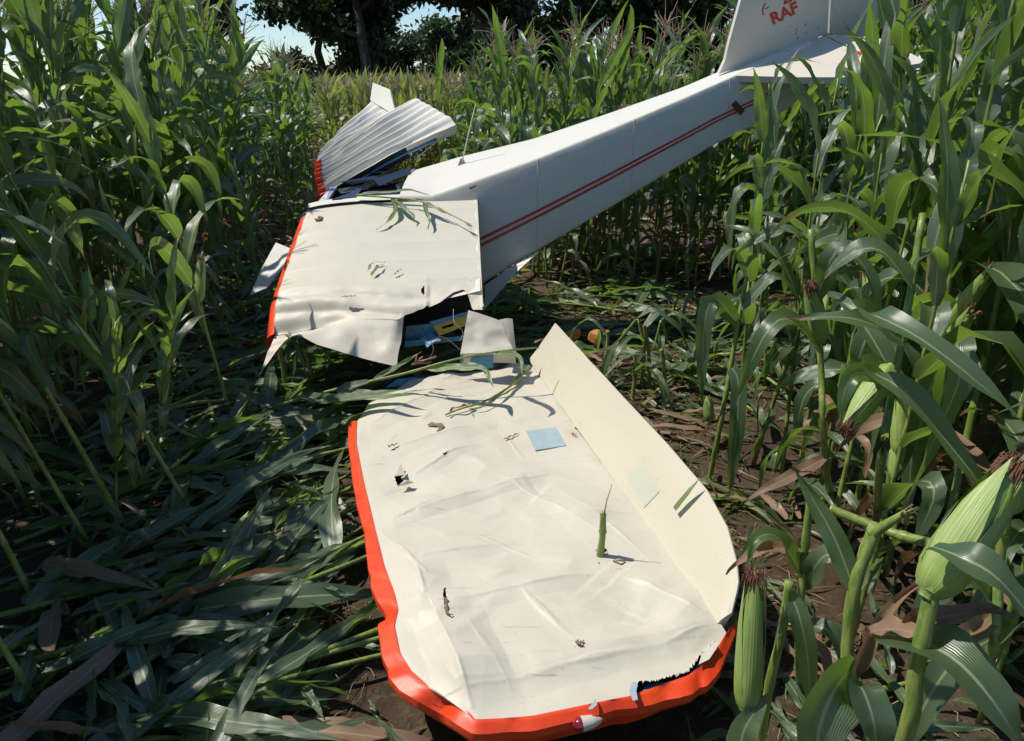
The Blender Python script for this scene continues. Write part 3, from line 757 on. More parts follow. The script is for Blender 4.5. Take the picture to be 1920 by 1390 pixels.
for (qx, qy), am, wd in [((705, 1000), .010, .05), ((728, 1090), .012, .04), ((744, 1150), .020, .05), ((760, 1250), .012, .05), ((860, 1330), .022, .04), ((960, 1350), .008, .06), ((1150, 1318), .008, .05), ((1250, 1290), .012, .05), ((1315, 1255), .018, .04), ((690, 930), .008, .05), ((675, 870), .008, .05)]:
    pc = atZ(qx, qy, ZW)[:2]; kk = int(np.argmin(np.hypot(sI[:, 0] - pc[0], sI[:, 1] - pc[1]))); tq = np.clip(1 - np.abs(ts - ts[kk]) / wd, 0, 1)
    inw = (sI - oI)[:, :2]; inw = inw / (np.linalg.norm(inw, axis=1)[:, None] + 1e-9); RVr = RV.reshape(240, -1, 3); fz = np.linspace(0, 1, RVr.shape[1])[None, :, None]
    RVr[..., :2] += inw[:, None] * (am * tq)[:, None, None] * np.clip(fz * 2, 0, 1); RVr[..., 2] -= (am * .6 * tq)[:, None] * np.clip(fz[..., 0] * 1.5, 0, 1); RV = RVr.reshape(-1, 3)
dc = atZ(818, 1340, ZW - .04); gd = np.exp(-(np.hypot(RV[:, 0] - dc[0], RV[:, 1] - dc[1]) / .035) ** 2)
RV[:, 2] -= .045 * gd; RV[:, 1] += .03 * gd; RV[:, 0] += .012 * gd
dc = atZ(712, 1165, ZW - .04); gd = np.exp(-(np.hypot(RV[:, 0] - dc[0], RV[:, 1] - dc[1]) / .03) ** 2); RV[:, 0] += .014 * gd; RV[:, 2] -= .012 * gd
kp = np.ones(len(RF), bool)
RVr = RV.reshape(240, -1, 3); nrw = RVr.shape[1]
RV, RF = cat([(RVr[:, :5].reshape(-1, 3), grid_faces(5, 240)), (RVr[:, 4:7].reshape(-1, 3), grid_faces(3, 240)), (RVr[:, 6:].reshape(-1, 3), grid_faces(nrw - 6, 240))])
red_o = part('red_edge', RV, RF, M['red'], wing, label='red painted leading edge and wing tip')
for k, (poly, up_) in enumerate([([(741, 893), (752, 880), (760, 890)], .03), ([(745, 912), (765, 908), (758, 900), (775, 905)], .02), ([(1117, 1048), (1121, 1060), (1128, 1054)], .012), ([(1128, 1040), (1141, 1046), (1136, 1036)], .02)]):
    P_ = pxp(poly, ZW + .03); P_[1, 2] += up_; V, F = slab(P_, (0, 0, 1), .002); part('curled_skin', V, F, M['white'], wing, smooth=False)
# inside of the tip: blue rib and near-black sheets as painted shade behind tears
def pxpoly(poly, Z): return np.array([atZ(x, y, Z) for x, y in poly])
V, F = slab(pxpoly([(1200, 1302), (1212, 1284), (1250, 1278), (1292, 1264), (1316, 1238), (1322, 1248), (1306, 1268), (1262, 1290)], ZW - .022), (0, 0, 1), .006)
part('tip_rib', V, F, M['blue'], wing, smooth=False)
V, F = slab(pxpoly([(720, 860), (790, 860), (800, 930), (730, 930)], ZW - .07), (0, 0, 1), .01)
part('tear_shade', V, F, M['dark'], wing, smooth=False)
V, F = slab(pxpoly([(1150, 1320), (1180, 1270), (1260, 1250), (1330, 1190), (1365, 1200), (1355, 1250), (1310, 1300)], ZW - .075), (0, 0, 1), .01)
part('tear_shade', V, F, M['dark'], wing, smooth=False)
# loose shreds of skin at the tip tear
for k, poly in enumerate([[(1187, 1314), (1180, 1296), (1186, 1278), (1196, 1280), (1193, 1296), (1196, 1312)], [(1102, 1330), (1112, 1318), (1117, 1308), (1119, 1322), (1110, 1330)],
                          [(1310, 1246), (1316, 1226), (1340, 1204), (1346, 1212), (1330, 1236)]]):
    V, F = slab(pxpoly(poly, ZW + .02), (0, 0, 1), .003); part('skin_shred', V, F, M['plate' if k < 2 else 'white'], wing, smooth=False)
V, F = slab([atZ(722, 727, ZW + .012), atZ(745, 711, ZW + .03), atZ(783, 707, ZW + .02), atZ(762, 720, ZW + .01)], (0, -.3, 1), .004); part('skin_shred', V, F, M['blue'], wing, smooth=False)
# inspection cover, with rivets
hz = lambda x, y: float(Zs[np.unravel_index(np.argmin((gx_ - x) ** 2 + (gy_ - y) ** 2), gx_.shape)])
cq = np.array([atZ(x, y, ZW + .04) for x, y in [(987, 801), (1043, 794), (1062, 823), (1004, 832)]])
for q in cq: q[2] = hz(q[0], q[1]) + .004
ins = inpoly(gx_, gy_, cq[:, :2]); cfit = np.linalg.lstsq(np.stack([gx_[ins], gy_[ins], np.ones(ins.sum())], 1), Zs[ins], rcond=None)[0]
cq[:, 2] = cq[:, 0] * cfit[0] + cq[:, 1] * cfit[1] + cfit[2]; cq[:, 2] += (Zs[ins] - (gx_[ins] * cfit[0] + gy_[ins] * cfit[1] + cfit[2])).max() + .002
cv = part('inspection_cover', *slab(cq, (0, 0, 1), .004), M['plate'], wing, smooth=False, label='square blue grey inspection cover')
for k in range(4):
    a_, b_ = cq[k], cq[(k + 1) % 4]; c_ = cq.mean(0)
    for f in (.08, .5):
        q = a_ + (b_ - a_) * f; q = q + (c_ - q) * .09
        V, F = lathe([(0, .004), (.0015, .003), (.002, .0005)], 6); part('rivet', V + q, F, M['metal'], cv)
# aileron folded up along its hinge
ax_ = (hB - hA) / np.linalg.norm(hB - hA); out_ = np.cross(ax_, [0, 0, 1.0]); out_ *= np.sign(out_[0])
ph_ = R(58); e_ = math.cos(ph_) * out_ + math.sin(ph_) * np.array([0, 0, 1.0]); n_ = np.cross(e_, ax_); n_ *= np.sign(n_[2])
prof_s = [0, .05, 1.0, 1.7, 2.05, 2.25, 2.38, 2.45, 2.50]; prof_t = [.286, .288, .286, .283, .272, .235, .18, .135, .055]
ss = np.r_[np.linspace(0, 2, 60), np.linspace(2.02, 2.50, 26)]; tmax = np.interp(ss, prof_s, prof_t); lean_s = .04
ql = np.linspace(0, 1, 11)
def ail(off):
    rows = []
    for q in ql:
        t = tmax * q
        thick = off * (.030 * (1 - q) + .006)
        wav = .010 * fbm(ss * 2.2, ss * 0 + q * 1.5, 3) + .012 * q * np.sin(ss * 2.1)
        rows.append(hA + np.outer(ss + .03 * q * (1 - ss / 2.5), ax_) + np.outer(t + .004, e_) + np.outer(thick / 2 + wav + .004, n_))
    return np.stack(rows, 0)
A1, A2 = ail(1), ail(-1)
nS = len(ss)
V = np.vstack([A1.reshape(-1, 3), A2.reshape(-1, 3)]); F1 = grid_faces(nS, 11); F2 = F1[:, ::-1] + nS * 11
rim = []
idx = np.arange(nS * 11).reshape(11, nS)
loop = np.r_[idx[0], idx[1:, -1], idx[-1, ::-1][1:], idx[::-1, 0][1:-1]]
rim = np.stack([loop, np.roll(loop, -1), np.roll(loop, -1) + nS * 11, loop + nS * 11], 1)
ail_o = part('aileron', V, np.vstack([F1, F2, rim[:, ::-1]]), M['cream'], wing, smooth=True, label='white aileron folded upward along the hinge')
md = ail_o.modifiers.new('es', 'EDGE_SPLIT'); md.split_angle = R(50)
st = []
for x, y in [(1172, 890), (1200, 874), (1234, 922), (1206, 954)]:
    p_ = onplane(x, y, hA + n_ * .02, n_) - hA; st.append((p_ @ ax_, (p_ @ e_) / .285))
st = np.array(st); f_ = np.linspace(0, 1, 8); pa, pb = np.meshgrid(f_, f_)
sq = ((1 - pa) * (1 - pb))[..., None] * st[0] + (pa * (1 - pb))[..., None] * st[1] + (pa * pb)[..., None] * st[2] + ((1 - pa) * pb)[..., None] * st[3]
S_, Q_ = sq[..., 0].ravel(), np.clip(sq[..., 1].ravel(), 0, 1)
wav = .010 * fbm(S_ * 2.2, S_ * 0 + Q_ * 1.5, 3) + .012 * Q_ * np.sin(S_ * 2.1)
PV = hA + np.outer(S_ + .03 * Q_ * (1 - S_ / 2.5), ax_) + np.outer(.285 * Q_ + .004, e_) + np.outer((.030 * (1 - Q_) + .006) / 2 + wav + .0065, n_)
part('repair_patch', PV, grid_faces(8, 8), M['patch'], ail_o)
hp = onplane(1080, 795, hA, n_)
part('hinge_bracket', *slab([onplane(x, y, hA + n_ * .022, n_) for x, y in [(1072, 791), (1081, 788), (1085, 798), (1076, 801)]], n_, .02), M['white'], ail_o, smooth=False)
# navigation light on the tip
lp = atZ(1090, 1357, ZW - .03)
nav = thing('navigation_light', (0, 0, 0), 'x', 'x'); bpy.data.objects.remove(nav)
V, F = lathe([(-.062, .001), (-.052, .010), (-.03, .018), (0, .021), (.002, .021)], 12)
Rm = np.array(Matrix.Rotation(R(90), 3, 'Y') @ Matrix.Rotation(0, 3, 'Z'))
dirn = atZ(1140, 1346, ZW - .03) - lp; dirn /= np.linalg.norm(dirn)
qm = np.array(Vector(-dirn).to_track_quat('Z', 'Y').to_matrix())
hou = part('light_housing', V @ qm.T + lp + np.array([0, -.012, .012]), F, M['white'], wing, label='white teardrop light housing on the tip')
V, F = lathe([(0, .0205), (.012, .020), (.022, .014), (.027, .004), (.0275, .0005)], 12)
part('red_lens', V @ qm.T + lp + np.array([0, -.012, .012]), F, M['lens'], hou)

# ------------------------------------------------------------------ the aeroplane: wing root, cabin, boom, tail, far wing
plane = thing('crashed_airplane', (-.3, 5.5, 0), 'white light airplane with red stripes crashed nose down in the corn', 'airplane')
yw, pt, rl = R(2.0), R(-5.2), R(16.7)
RT = np.array(Matrix.Rotation(yw, 3, 'Z') @ Matrix.Rotation(pt, 3, 'Y') @ Matrix.Rotation(rl, 3, 'X'))
O0 = np.array([-1.465, 4.165, .575])
def LC(x, y, z=0): return np.stack(np.broadcast_arrays(x, y, z), -1).astype(float) @ RT.T + O0
nx, ny = 130, 110
lx = np.linspace(.055, 1.3, nx)[None, :] * np.ones((ny, 1)); ys0 = np.interp(lx[0], [0, .80, .83, .95, 1.05, 1.12, 1.19, 1.215, 1.235, 1.3], [-.02, -.02, .03, .055, .095, .155, .17, .12, .0, -.01]) + .006 * fbm(lx[0] * 18, lx[0] * 0 + 2, 2)
ly = ys0[None, :] + (1.40 - ys0[None, :]) * np.linspace(0, 1, ny)[:, None]
q = lx / 1.3
lz = .055 * np.sin(np.pi * q ** .55) * (1 - .35 * q) + .0
for yr in (.28, .52, .76, 1.0, 1.24): lz = lz + .0045 * np.exp(-((ly - yr) / .012) ** 2) - .004 * np.exp(-((ly - yr - .12) / .06) ** 2)
lz = lz + .004 * fbm(lx * 4, ly * 4, 3)
cr = np.clip((.34 - ly) / .34, 0, 1)
lz = lz - .10 * cr ** 1.6 * (.5 + .7 * np.clip(1.2 - q, 0, 1)) + cr * (.05 * fbm(lx * 3.2 + 4, ly * 6, 3) + .028 * np.abs(np.sin(ly * 26 + lx * 3)) * (q < .75))
ly2 = ly - .0 + cr * (.03 * np.sin(lx * 5.0))
V = LC(lx, ly2, lz).reshape(-1, 3)
F = grid_faces(nx, ny); cc = np.stack([lx, ly], -1).reshape(-1, 2)[F].mean(1)
# opening torn into the near end of the skin
kp = ~inpoly(cc[:, 0], cc[:, 1], [(.935, .2), (.95, .23), (.955, .17), (.94, .165)])
near_edge = V.reshape(ny, nx, 3)[0]
rootw = part('wing_root', V, F[kp], M['white'], plane, label='cream inner wing panel with torn near end')
# its red leading edge
lyy = np.linspace(-.02, 1.33, 60); rows = []
for xx, zz in [(.058, .022), (.04, .016), (.018, .002), (.002, -.022), (-.004, -.05), (.01, -.085), (.05, -.11)]:
    dr = -.10 * np.clip((.34 - lyy) / .34, 0, 1) ** 1.6
    rows.append(LC(xx + .006 * fbm(lyy * 5, lyy * 0, 2), lyy, zz + dr + .004))
part('leading_edge', np.stack(rows, 1).reshape(-1, 3), grid_faces(7, 60), M['red'], plane, label='red leading edge strip')
V = LC(np.linspace(.05, 1.29, 12)[None] * np.ones((10, 1)), np.linspace(.12, 1.40, 10)[:, None] * np.ones((1, 12)), -.11 * (1 - (np.linspace(.05, 1.29, 12) / 1.3) ** 2)[None] * np.ones((10, 1)))
part('lower_skin', V.reshape(-1, 3), grid_faces(12, 10)[:, ::-1], M['grey_white'], plane)
# trailing edge lip
V = np.stack([LC(1.3, np.linspace(-.02, 1.4, 30), np.full(30, .004)), LC(1.304, np.linspace(-.02, 1.4, 30), np.full(30, -.02)), LC(1.28, np.linspace(-.02, 1.4, 30), np.full(30, -.03))], 1)
part('trailing_edge', V.reshape(-1, 3), grid_faces(3, 30), M['white'], plane)
def patchY(top, bot, nu, nvv, mat, name, amp=.015, fr=4.0, parent=plane, seed=0, label=None, th=0):
    """torn sheet spanned between two edges given as (x, y, Y) sights"""
    A_ = resample(top, nu) if isinstance(top, np.ndarray) else smooth_path([atY(*p_) for p_ in top], nu); B_ = smooth_path([atY(*p_) for p_ in bot], nu)
    f = np.linspace(0, 1, nvv)[:, None, None]
    Gd = A_[None] * (1 - f) + B_[None] * f
    n = np.cross(A_[-1] - A_[0], B_[nu // 2] - A_[nu // 2]); n /= np.linalg.norm(n)
    w_ = amp * fbm(Gd[..., 0] * fr + seed, Gd[..., 2] * fr + Gd[..., 1] * fr, 3) * np.sin(np.pi * np.clip(f[..., 0] * .9 + .05, 0, 1))
    Gd = Gd + n * w_[..., None]
    return part(name, Gd.reshape(-1, 3), grid_faces(nu, nvv), mat, parent, label=label)
patchY(near_edge[lx[0] < .83] + np.array([0, 0, -.001]),
       [(488, 700, 3.98), (545, 632, 4.03), (600, 648, 3.98), (680, 672, 3.95), (744, 688, 3.93)], 40, 16, M['white'], 'torn_skin', .03, 5, label='torn white skin hanging from the near end of the inner wing')
patchY([(878, 582, 4.18), (905, 590, 4.17), (940, 602, 4.16)], [(863, 664, 3.98), (915, 662, 3.98), (966, 668, 4.0)], 20, 16, M['white'], 'folded_skin', .035, 6, seed=9, label='crumpled white skin box beside the dark opening')
patchY([(863, 664, 3.98), (915, 662, 3.98), (966, 668, 4.0)], [(863, 686, 4.02), (915, 680, 4.05), (968, 682, 4.06)], 12, 5, M['white'], 'folded_skin', .006, 6, seed=12)
patchY([(936, 600, 4.17), (950, 597, 4.19), (961, 598, 4.2)], [(962, 660, 4.02), (966, 664, 4.03), (969, 672, 4.05)], 10, 10, M['white'], 'folded_skin', .01, 6, seed=13)
V, F = slab([atY(*p_) for p_ in [(883, 672, 3.985), (925, 666, 3.985), (925, 690, 4.0), (880, 694, 4.0)]], (0, -1, .3), .006); part('blue_rib', V, F, M['blue'], plane, smooth=False)
V, F = slab([atY(*p_) for p_ in [(863, 668, 3.975), (869, 667, 3.975), (869, 690, 3.99), (863, 692, 3.99)]], (0, -1, .3), .006); part('blue_rib', V, F, M['blue'], plane, smooth=False)
# ribs and spar in the opening
def rib(poly, hole, mat, Yv, name):
    P_ = [atY(x, y, Yv) for x, y in poly]; Hq = [atY(x, y, Yv) for x, y in hole]
    n = len(P_); V = np.vstack([P_, Hq]); V = np.vstack([V, V + np.array([0, .012, 0])])
    F = [(i, (i + 1) % n, n + (i + 1) % n, n + i) for i in range(n)]
    F += [(2 * n + i, 3 * n + i, 3 * n + (i + 1) % n, 2 * n + (i + 1) % n) for i in range(n)]
    F += [(i, 2 * n + i, 2 * n + (i + 1) % n, (i + 1) % n) for i in range(n)]
    F += [(n + i, n + (i + 1) % n, 3 * n + (i + 1) % n, 3 * n + i) for i in range(n)]
    return part(name, V, F, mat, plane, smooth=False)
rib([(812, 611), (878, 590), (880, 608), (824, 630)], [(828, 613), (850, 606), (851, 611), (830, 618)], M['yellow'], 4.34, 'yellow_rib')
V, F = slab([atY(*p_) for p_ in [(805, 604, 4.33), (880, 584, 4.33), (880, 590, 4.33), (812, 612, 4.33)]], (0, -1, 0), .01); part('blue_rib', V, F, M['blue'], plane, smooth=False)
V, F = slab([atY(*p_) for p_ in [(760, 640, 4.37), (872, 630, 4.37), (872, 638, 4.37), (758, 652, 4.37)]], (0, -1, 0), .01); part('blue_rib', V, F, M['blue'], plane, smooth=False)
V, F = slab([atY(*p_) for p_ in [(762, 612, 4.42), (818, 606, 4.44), (826, 638, 4.44), (758, 650, 4.42)]], (0, -1, .2), .01); part('spar', V, F, M['blue'], plane, smooth=False)
V, F = slab([atY(*p_) for p_ in [(797, 637, 4.33), (826, 635, 4.33), (826, 640, 4.33), (797, 642, 4.33)]], (0, -1, 0), .008); part('rib_flange', V, F, M['metal'], plane, smooth=False)
for k, pts_ in enumerate([[(772, 618, 4.25), (800, 640, 4.18), (830, 632, 4.2), (868, 660, 4.1)], [(850, 580, 4.28), (852, 605, 4.22), (868, 622, 4.2), (862, 640, 4.18)], [(790, 612, 4.3), (812, 650, 4.15), (806, 672, 4.05)]]):
    V, F = tube(smooth_path([atY(*p_) for p_ in pts_], 16), .0018, 5); part('cable', V, fixq(F), M['rivet' if k != 1 else 'plate'], plane)
V, F = slab([atY(*p_) for p_ in [(792, 628, 4.24), (806, 622, 4.26), (822, 636, 4.2), (800, 652, 4.16), (796, 640, 4.2)]], (0, -1, .3), .004); part('bent_bracket', V, F, M['blue'], plane, smooth=False)
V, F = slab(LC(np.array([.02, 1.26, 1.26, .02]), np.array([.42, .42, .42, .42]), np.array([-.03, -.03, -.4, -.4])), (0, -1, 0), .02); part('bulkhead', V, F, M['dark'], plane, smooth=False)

# fuselage
TF = np.array([atY(*p_) for p_ in [(772, 319, 6.3), (859, 293, 6.3), (1000, 259, 6.28), (1140, 212, 6.24), (1280, 163, 6.2), (1350, 133, 6.18), (1530, 60, 6.25)]])
TN = np.array([atY(*p_) for p_ in [(808, 367, 5.52), (937, 321, 5.56), (1000, 299, 5.58), (1140, 243, 5.66), (1280, 184, 5.75), (1378, 141, 5.82), (1540, 72, 5.98)]])
BN = np.array([atY(*p_) for p_ in [(830, 583, 5.46), (909, 530, 5.48), (1000, 476, 5.52), (1140, 393, 5.6), (1340, 272, 5.75), (1462, 212, 5.85), (1540, 178, 5.96)]])
BF = BN + np.array([0, 1, 0]) * np.interp(BN[:, 0], [-.6, 2.2], [.72, .30])[:, None]
xs = np.linspace(-.82, 2.2, 40)
pi = lambda P_: np.stack([xs, np.interp(xs, P_[:, 0], P_[:, 1]), np.interp(xs, P_[:, 0], P_[:, 2])], 1)
c4 = [pi(TN), pi(BN), pi(BF), pi(TF)]
# pull the section's corners in a little so the long edges are rounded
ring = []
for k in range(4):
    a_, b_ = c4[k], c4[(k + 1) % 4]
    for f in (.0, .03, .08, .2, .35, .5, .65, .8, .92, .97):
        p_ = a_ + (b_ - a_) * f
        ring.append(p_)
ring = np.stack(ring, 1)                                   # station, perimeter, xyz
cen = ring.mean(1, keepdims=True)
fr_ = np.tile(np.array([.0, .03, .08, .2, .35, .5, .65, .8, .92, .97]), 4)
bulge = (-.018 + .018 * np.clip(np.minimum(fr_, 1 - fr_) / .06, 0, 1) + .035 * np.sin(np.pi * fr_))
ring = ring + (ring - cen) * bulge[None, :, None]
nr_ = ring.shape[1]
V = ring.reshape(-1, 3); F = grid_faces(nr_, 40, True)
fus = part('fuselage', V, list(F.tolist()) + [list(range(39 * nr_, 40 * nr_))[::-1]], M['grey_white'], plane, label='white tapering tail boom')
# stripes on the side that faces us
def side_pt(t): 
    f = np.array([0, .03, .08, .2, .35, .5, .65, .8, .92, .97]); i = np.clip(np.searchsorted(f, t) - 1, 0, 8)
    w_ = (t - f[i]) / (f[i + 1] - f[i]); return ring[:, i] * (1 - w_) + ring[:, i + 1] * w_
for t0, t1 in ((.540, .570), (.598, .628)):
    sel = slice(6, 36); a_, b_ = side_pt(t0)[sel], side_pt(t1)[sel]; o_ = np.array([0, -.0035, .0])
    m_ = (a_ + b_) / 2
    V = np.stack([a_ + o_, b_ + o_], 1).reshape(-1, 3)
    part('stripe', V, grid_faces(2, 30), M['stripe'], fus, label='thin dark red stripe along the boom')
for st_ in (13, 22, 31):
    V, F = tube(ring[st_, :10] + np.array([0, -.0015, 0]), .0018, 4); part('panel_seam', V, fixq(F), M['patch'], fus)
V, F = slab([atY(*p_) for p_ in [(1371, 196, 5.74), (1380, 188, 5.74), (1397, 208, 5.76), (1388, 217, 5.76)]], (0, -1, 0), .006)
part('brown_tab', V, F, M['brown'], plane, smooth=False)
V, F = slab([atY(*p_) for p_ in [(880, 352, 5.505), (893, 347, 5.51), (892, 350, 5.51), (881, 356, 5.505)]], (0, -1, 0), .004); part('scratch_plate', V, F, M['rivet'], plane, smooth=False)
# torn belly flap
patchY([(1004, 474, 5.50), (960, 500, 5.46), (909, 535, 5.44)], [(1003, 478, 5.48), (965, 515, 5.36), (908, 582, 5.30)], 16, 8, M['grey_white'], 'belly_flap', .02, 5, seed=3)
V, F = slab([atY(*p_) for p_ in [(985, 486, 5.51), (908, 532, 5.50), (905, 585, 5.50), (940, 545, 5.5)]], (0, -1, 0), .01); part('belly_gap_shade', V, F, M['dark'], plane, smooth=False)  # near-black plate painted as the shade inside the torn belly gap
# cabin: dark interior, roof frame, broken plexiglass
rf = lambda px, py: atY(px, py, np.interp(py, [318, 372], [6.28, 5.54]))
def roof(poly, dz=0): return np.array([rf(x, y) + np.array([0, 0, dz]) for x, y in poly])
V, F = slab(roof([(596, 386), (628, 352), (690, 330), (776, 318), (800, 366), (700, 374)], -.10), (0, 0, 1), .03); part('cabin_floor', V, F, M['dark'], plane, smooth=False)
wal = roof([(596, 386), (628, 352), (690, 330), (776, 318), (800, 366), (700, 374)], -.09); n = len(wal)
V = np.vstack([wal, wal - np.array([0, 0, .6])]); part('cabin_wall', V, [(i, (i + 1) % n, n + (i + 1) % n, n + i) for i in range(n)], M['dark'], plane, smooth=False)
fb = part('roof_frame', *slab(roof([(620, 354), (632, 353), (608, 388), (586, 394)], .012), (0, 0, 1), .02), M['metal'], plane, smooth=False)
for f in (.12, .38, .62, .88):
    q = roof([(627, 353)], .013)[0] * (1 - f) + roof([(597, 391)], .013)[0] * f
    V, F = lathe([(0, .011), (.002, .009), (.003, .001)], 8); part('rivet', V + q, F, M['rivet'], fb)
fb = part('roof_frame', *slab(roof([(771, 319), (778, 318), (772, 368), (764, 369)], .012), (0, 0, 1), .02), M['metal'], plane, smooth=False)
for f in (.15, .35, .55, .75):
    q = roof([(774, 319)], .013)[0] * (1 - f) + roof([(768, 368)], .013)[0] * f
    V, F = lathe([(0, .009), (.002, .008), (.003, .001)], 8); part('rivet', V + q, F, M['rivet'], fb)
SH = [([(632, 354), (700, 341), (690, 356), (640, 366)], .02), ([(640, 348), (770, 322), (730, 336), (660, 347)], .05), ([(700, 345), (768, 326), (770, 332), (712, 352)], .09),
      ([(622, 372), (680, 358), (668, 371), (640, 382)], .01), ([(742, 347), (768, 335), (766, 362), (752, 350), (746, 357)], .02), ([(612, 382), (640, 372), (650, 380), (620, 387)], .0),
      ([(660, 364), (760, 352), (748, 364), (690, 372)], -.02), ([(690, 333), (772, 316), (775, 320), (720, 332)], .12)]
r3 = np.random.default_rng(5)
for k, (poly, dz) in enumerate(SH):
    P_ = roof(poly, dz * .3); P_[:, 2] += r3.normal(0, .012, len(P_))
    V, F = slab(P_, (0, -.2, 1), .004); part('plexiglass_shard', V, F, M['plexi'], plane, smooth=False)
# white root rib between wing and cabin, with its dark seal
V = np.stack([LC(np.linspace(.06, 1.3, 40), np.full(40, 1.405), .055 * np.sin(np.pi * np.linspace(.045, 1, 40) ** .55) * (1 - .35 * np.linspace(.045, 1, 40)) + .012),
              LC(np.linspace(.06, 1.3, 40), np.full(40, 1.47), .055 * np.sin(np.pi * np.linspace(.045, 1, 40) ** .55) * (1 - .35 * np.linspace(.045, 1, 40)) + .02),
              LC(np.linspace(.06, 1.3, 40), np.full(40, 1.475), .055 * np.sin(np.pi * np.linspace(.045, 1, 40) ** .55) - .10)], 1)
part('root_fairing', V.reshape(-1, 3), grid_faces(3, 40), M['grey_white'], plane)
V, F = tube(LC(np.linspace(.03, 1.2, 40), np.full(40, 1.400), .055 * np.sin(np.pi * np.linspace(.025, .95, 40) ** .55) * (1 - .35 * np.linspace(.025, .95, 40)) + .010), .006, 5); part('rubber_seal', V, fixq(F), M['dark'], plane)
# curved windscreen in front of the root
patchY([(566, 410, 5.45), (580, 396, 5.55), (604, 386, 5.75), (622, 360, 6.1)], [(556, 418, 5.40), (566, 402, 5.5), (584, 388, 5.75), (604, 368, 6.1)], 16, 6, M['plexi'], 'windscreen', .004, 3)
# cowling panel left of the leading edge
V, F = slab([atY(*p_) for p_ in [(517, 455, 5.15), (545, 466, 5.1), (532, 500, 4.98), (500, 540, 4.88), (470, 552, 4.87), (488, 508, 5.0)]], (-.2, -.6, .7), .012)
cp = part('cowling_panel', V, F, M['grey_white'], plane, smooth=False, label='loose white cowling panel left of the red leading edge')
# antenna
ab = atY(865, 309, 6.0); V, F = tube([ab, atY(878, 252, 6.0), atY(892, 195, 6.0)], [.006, .005, .003], 6); an = part('antenna', V, fixq(F), M['grey_white'], plane)
V, F = slab([atY(*p_) for p_ in [(857, 315, 5.97), (884, 313, 5.99), (873, 308, 6.0), (869, 296, 6.0), (863, 298, 6.0)]], (0, -1, .2), .02); part('antenna_foot', V, F, M['metal'], an, smooth=False)

# far wing, folded like an accordion towards its leading edge
fl = smooth_path([atY(*p_) for p_ in [(604, 370, 5.85), (598, 345, 5.92), (596, 318, 6.0), (597, 300, 6.1), (603, 286, 6.25)]], 121)
ft = resample([atY(*p_) for p_ in [(855, 236, 6.60), (846, 222, 6.66), (812, 203, 6.95), (780, 183, 7.25), (748, 203, 7.2), (735, 214, 7.22), (716, 201, 7.4), (695, 189, 7.6)]], 121)
uc = np.linspace(0, 1, 40)[None, :, None]
Gd = fl[:, None] * (1 - uc) + ft[:, None] * uc
ph = np.linspace(0, 1, 121)[:, None]
nn = np.array([-.15, -.62, .77])
tri = np.abs(((ph * 12.5 + .15 * fbm(ph * 5, uc[..., 0] * 2, 2)) % 1) * 2 - 1) - .5
dsp = tri * (.065 * (1 - uc[..., 0]) ** .7 + .012) + .02 * fbm(ph * 6, uc[..., 0] * 3, 3) + .025 * np.sin(np.pi * uc[..., 0]) * (1 - .3 * ph)
Gd = Gd + nn * dsp[..., None]
fw = part('far_wing', Gd.reshape(-1, 3), grid_faces(40, 121), M['grey_white'], plane, smooth=False, label='far wing crumpled into many narrow folds')
q = Gd[:75, 0]; V = np.stack([q + np.array([.035, .02, .018]), q + np.array([-.004, -.01, .004]), q + np.array([-.012, -.01, -.05]), q + np.array([.01, .02, -.12])], 1)
part('leading_edge', V.reshape(-1, 3), grid_faces(4, 75), M['red'], plane, label='red leading edge of the crumpled far wing')
# torn root edge of the far wing: dark inside, blue spar, flap rods
e0 = Gd[0, ::3]; n = len(e0); dn = np.array([.02, .08, -.09])
k_ = 9; part('torn_root', np.stack([e0, e0 + dn * .4, e0 + dn], 1)[:k_].reshape(-1, 3), grid_faces(3, k_), M['dark'], plane)
part('flap_underside', np.stack([e0, e0 + dn * .3, e0 + dn * .7], 1)[k_ - 1:].reshape(-1, 3), grid_faces(3, n - k_ + 1), M['grey_white'], plane)
V, F = tube(smooth_path(Gd[0, 8:34:5] + np.array([0, .02, -.05]), 14), .010, 6); part('spar', V, fixq(F), M['blue'], plane)
for a_, b_ in (((852, 238, 6.62), (775, 302, 6.35)), ((846, 236, 6.65), (760, 290, 6.4))):
    V, F = tube([atY(*a_), atY(*b_)], .007, 5); part('flap_rod', V, fixq(F), M['metal'], plane)
for a_, b_ in (((808, 262, 6.5), (815, 272, 6.5)), ((778, 282, 6.4), (787, 297, 6.38))):
    V, F = tube([atY(*a_), atY(*b_)], .010, 5); part('flap_rod', V, fixq(F), M['metal'], plane)
fan = np.cross(atY(731, 168, 7.45) - atY(735, 213, 7.2), atY(694, 188, 7.58) - atY(735, 213, 7.2)); fan /= np.linalg.norm(fan); fan *= -np.sign(fan[1])
V, F = slab([onplane(x, y, atY(735, 213, 7.2), fan) for x, y in [(699, 155), (731, 168), (740, 206), (735, 213), (694, 188)]], fan, .02)
part('far_aileron', V, F, M['grey_white'], plane, smooth=False, label='small white aileron sticking up at the far wing end')
V, F = slab([Gd[100, 24] + nn * .012, Gd[104, 26] + nn * .012, Gd[103, 31] + nn * .012, Gd[99, 29] + nn * .012], nn, .004); part('inspection_cover', V, F, M['plate'], plane, smooth=False)

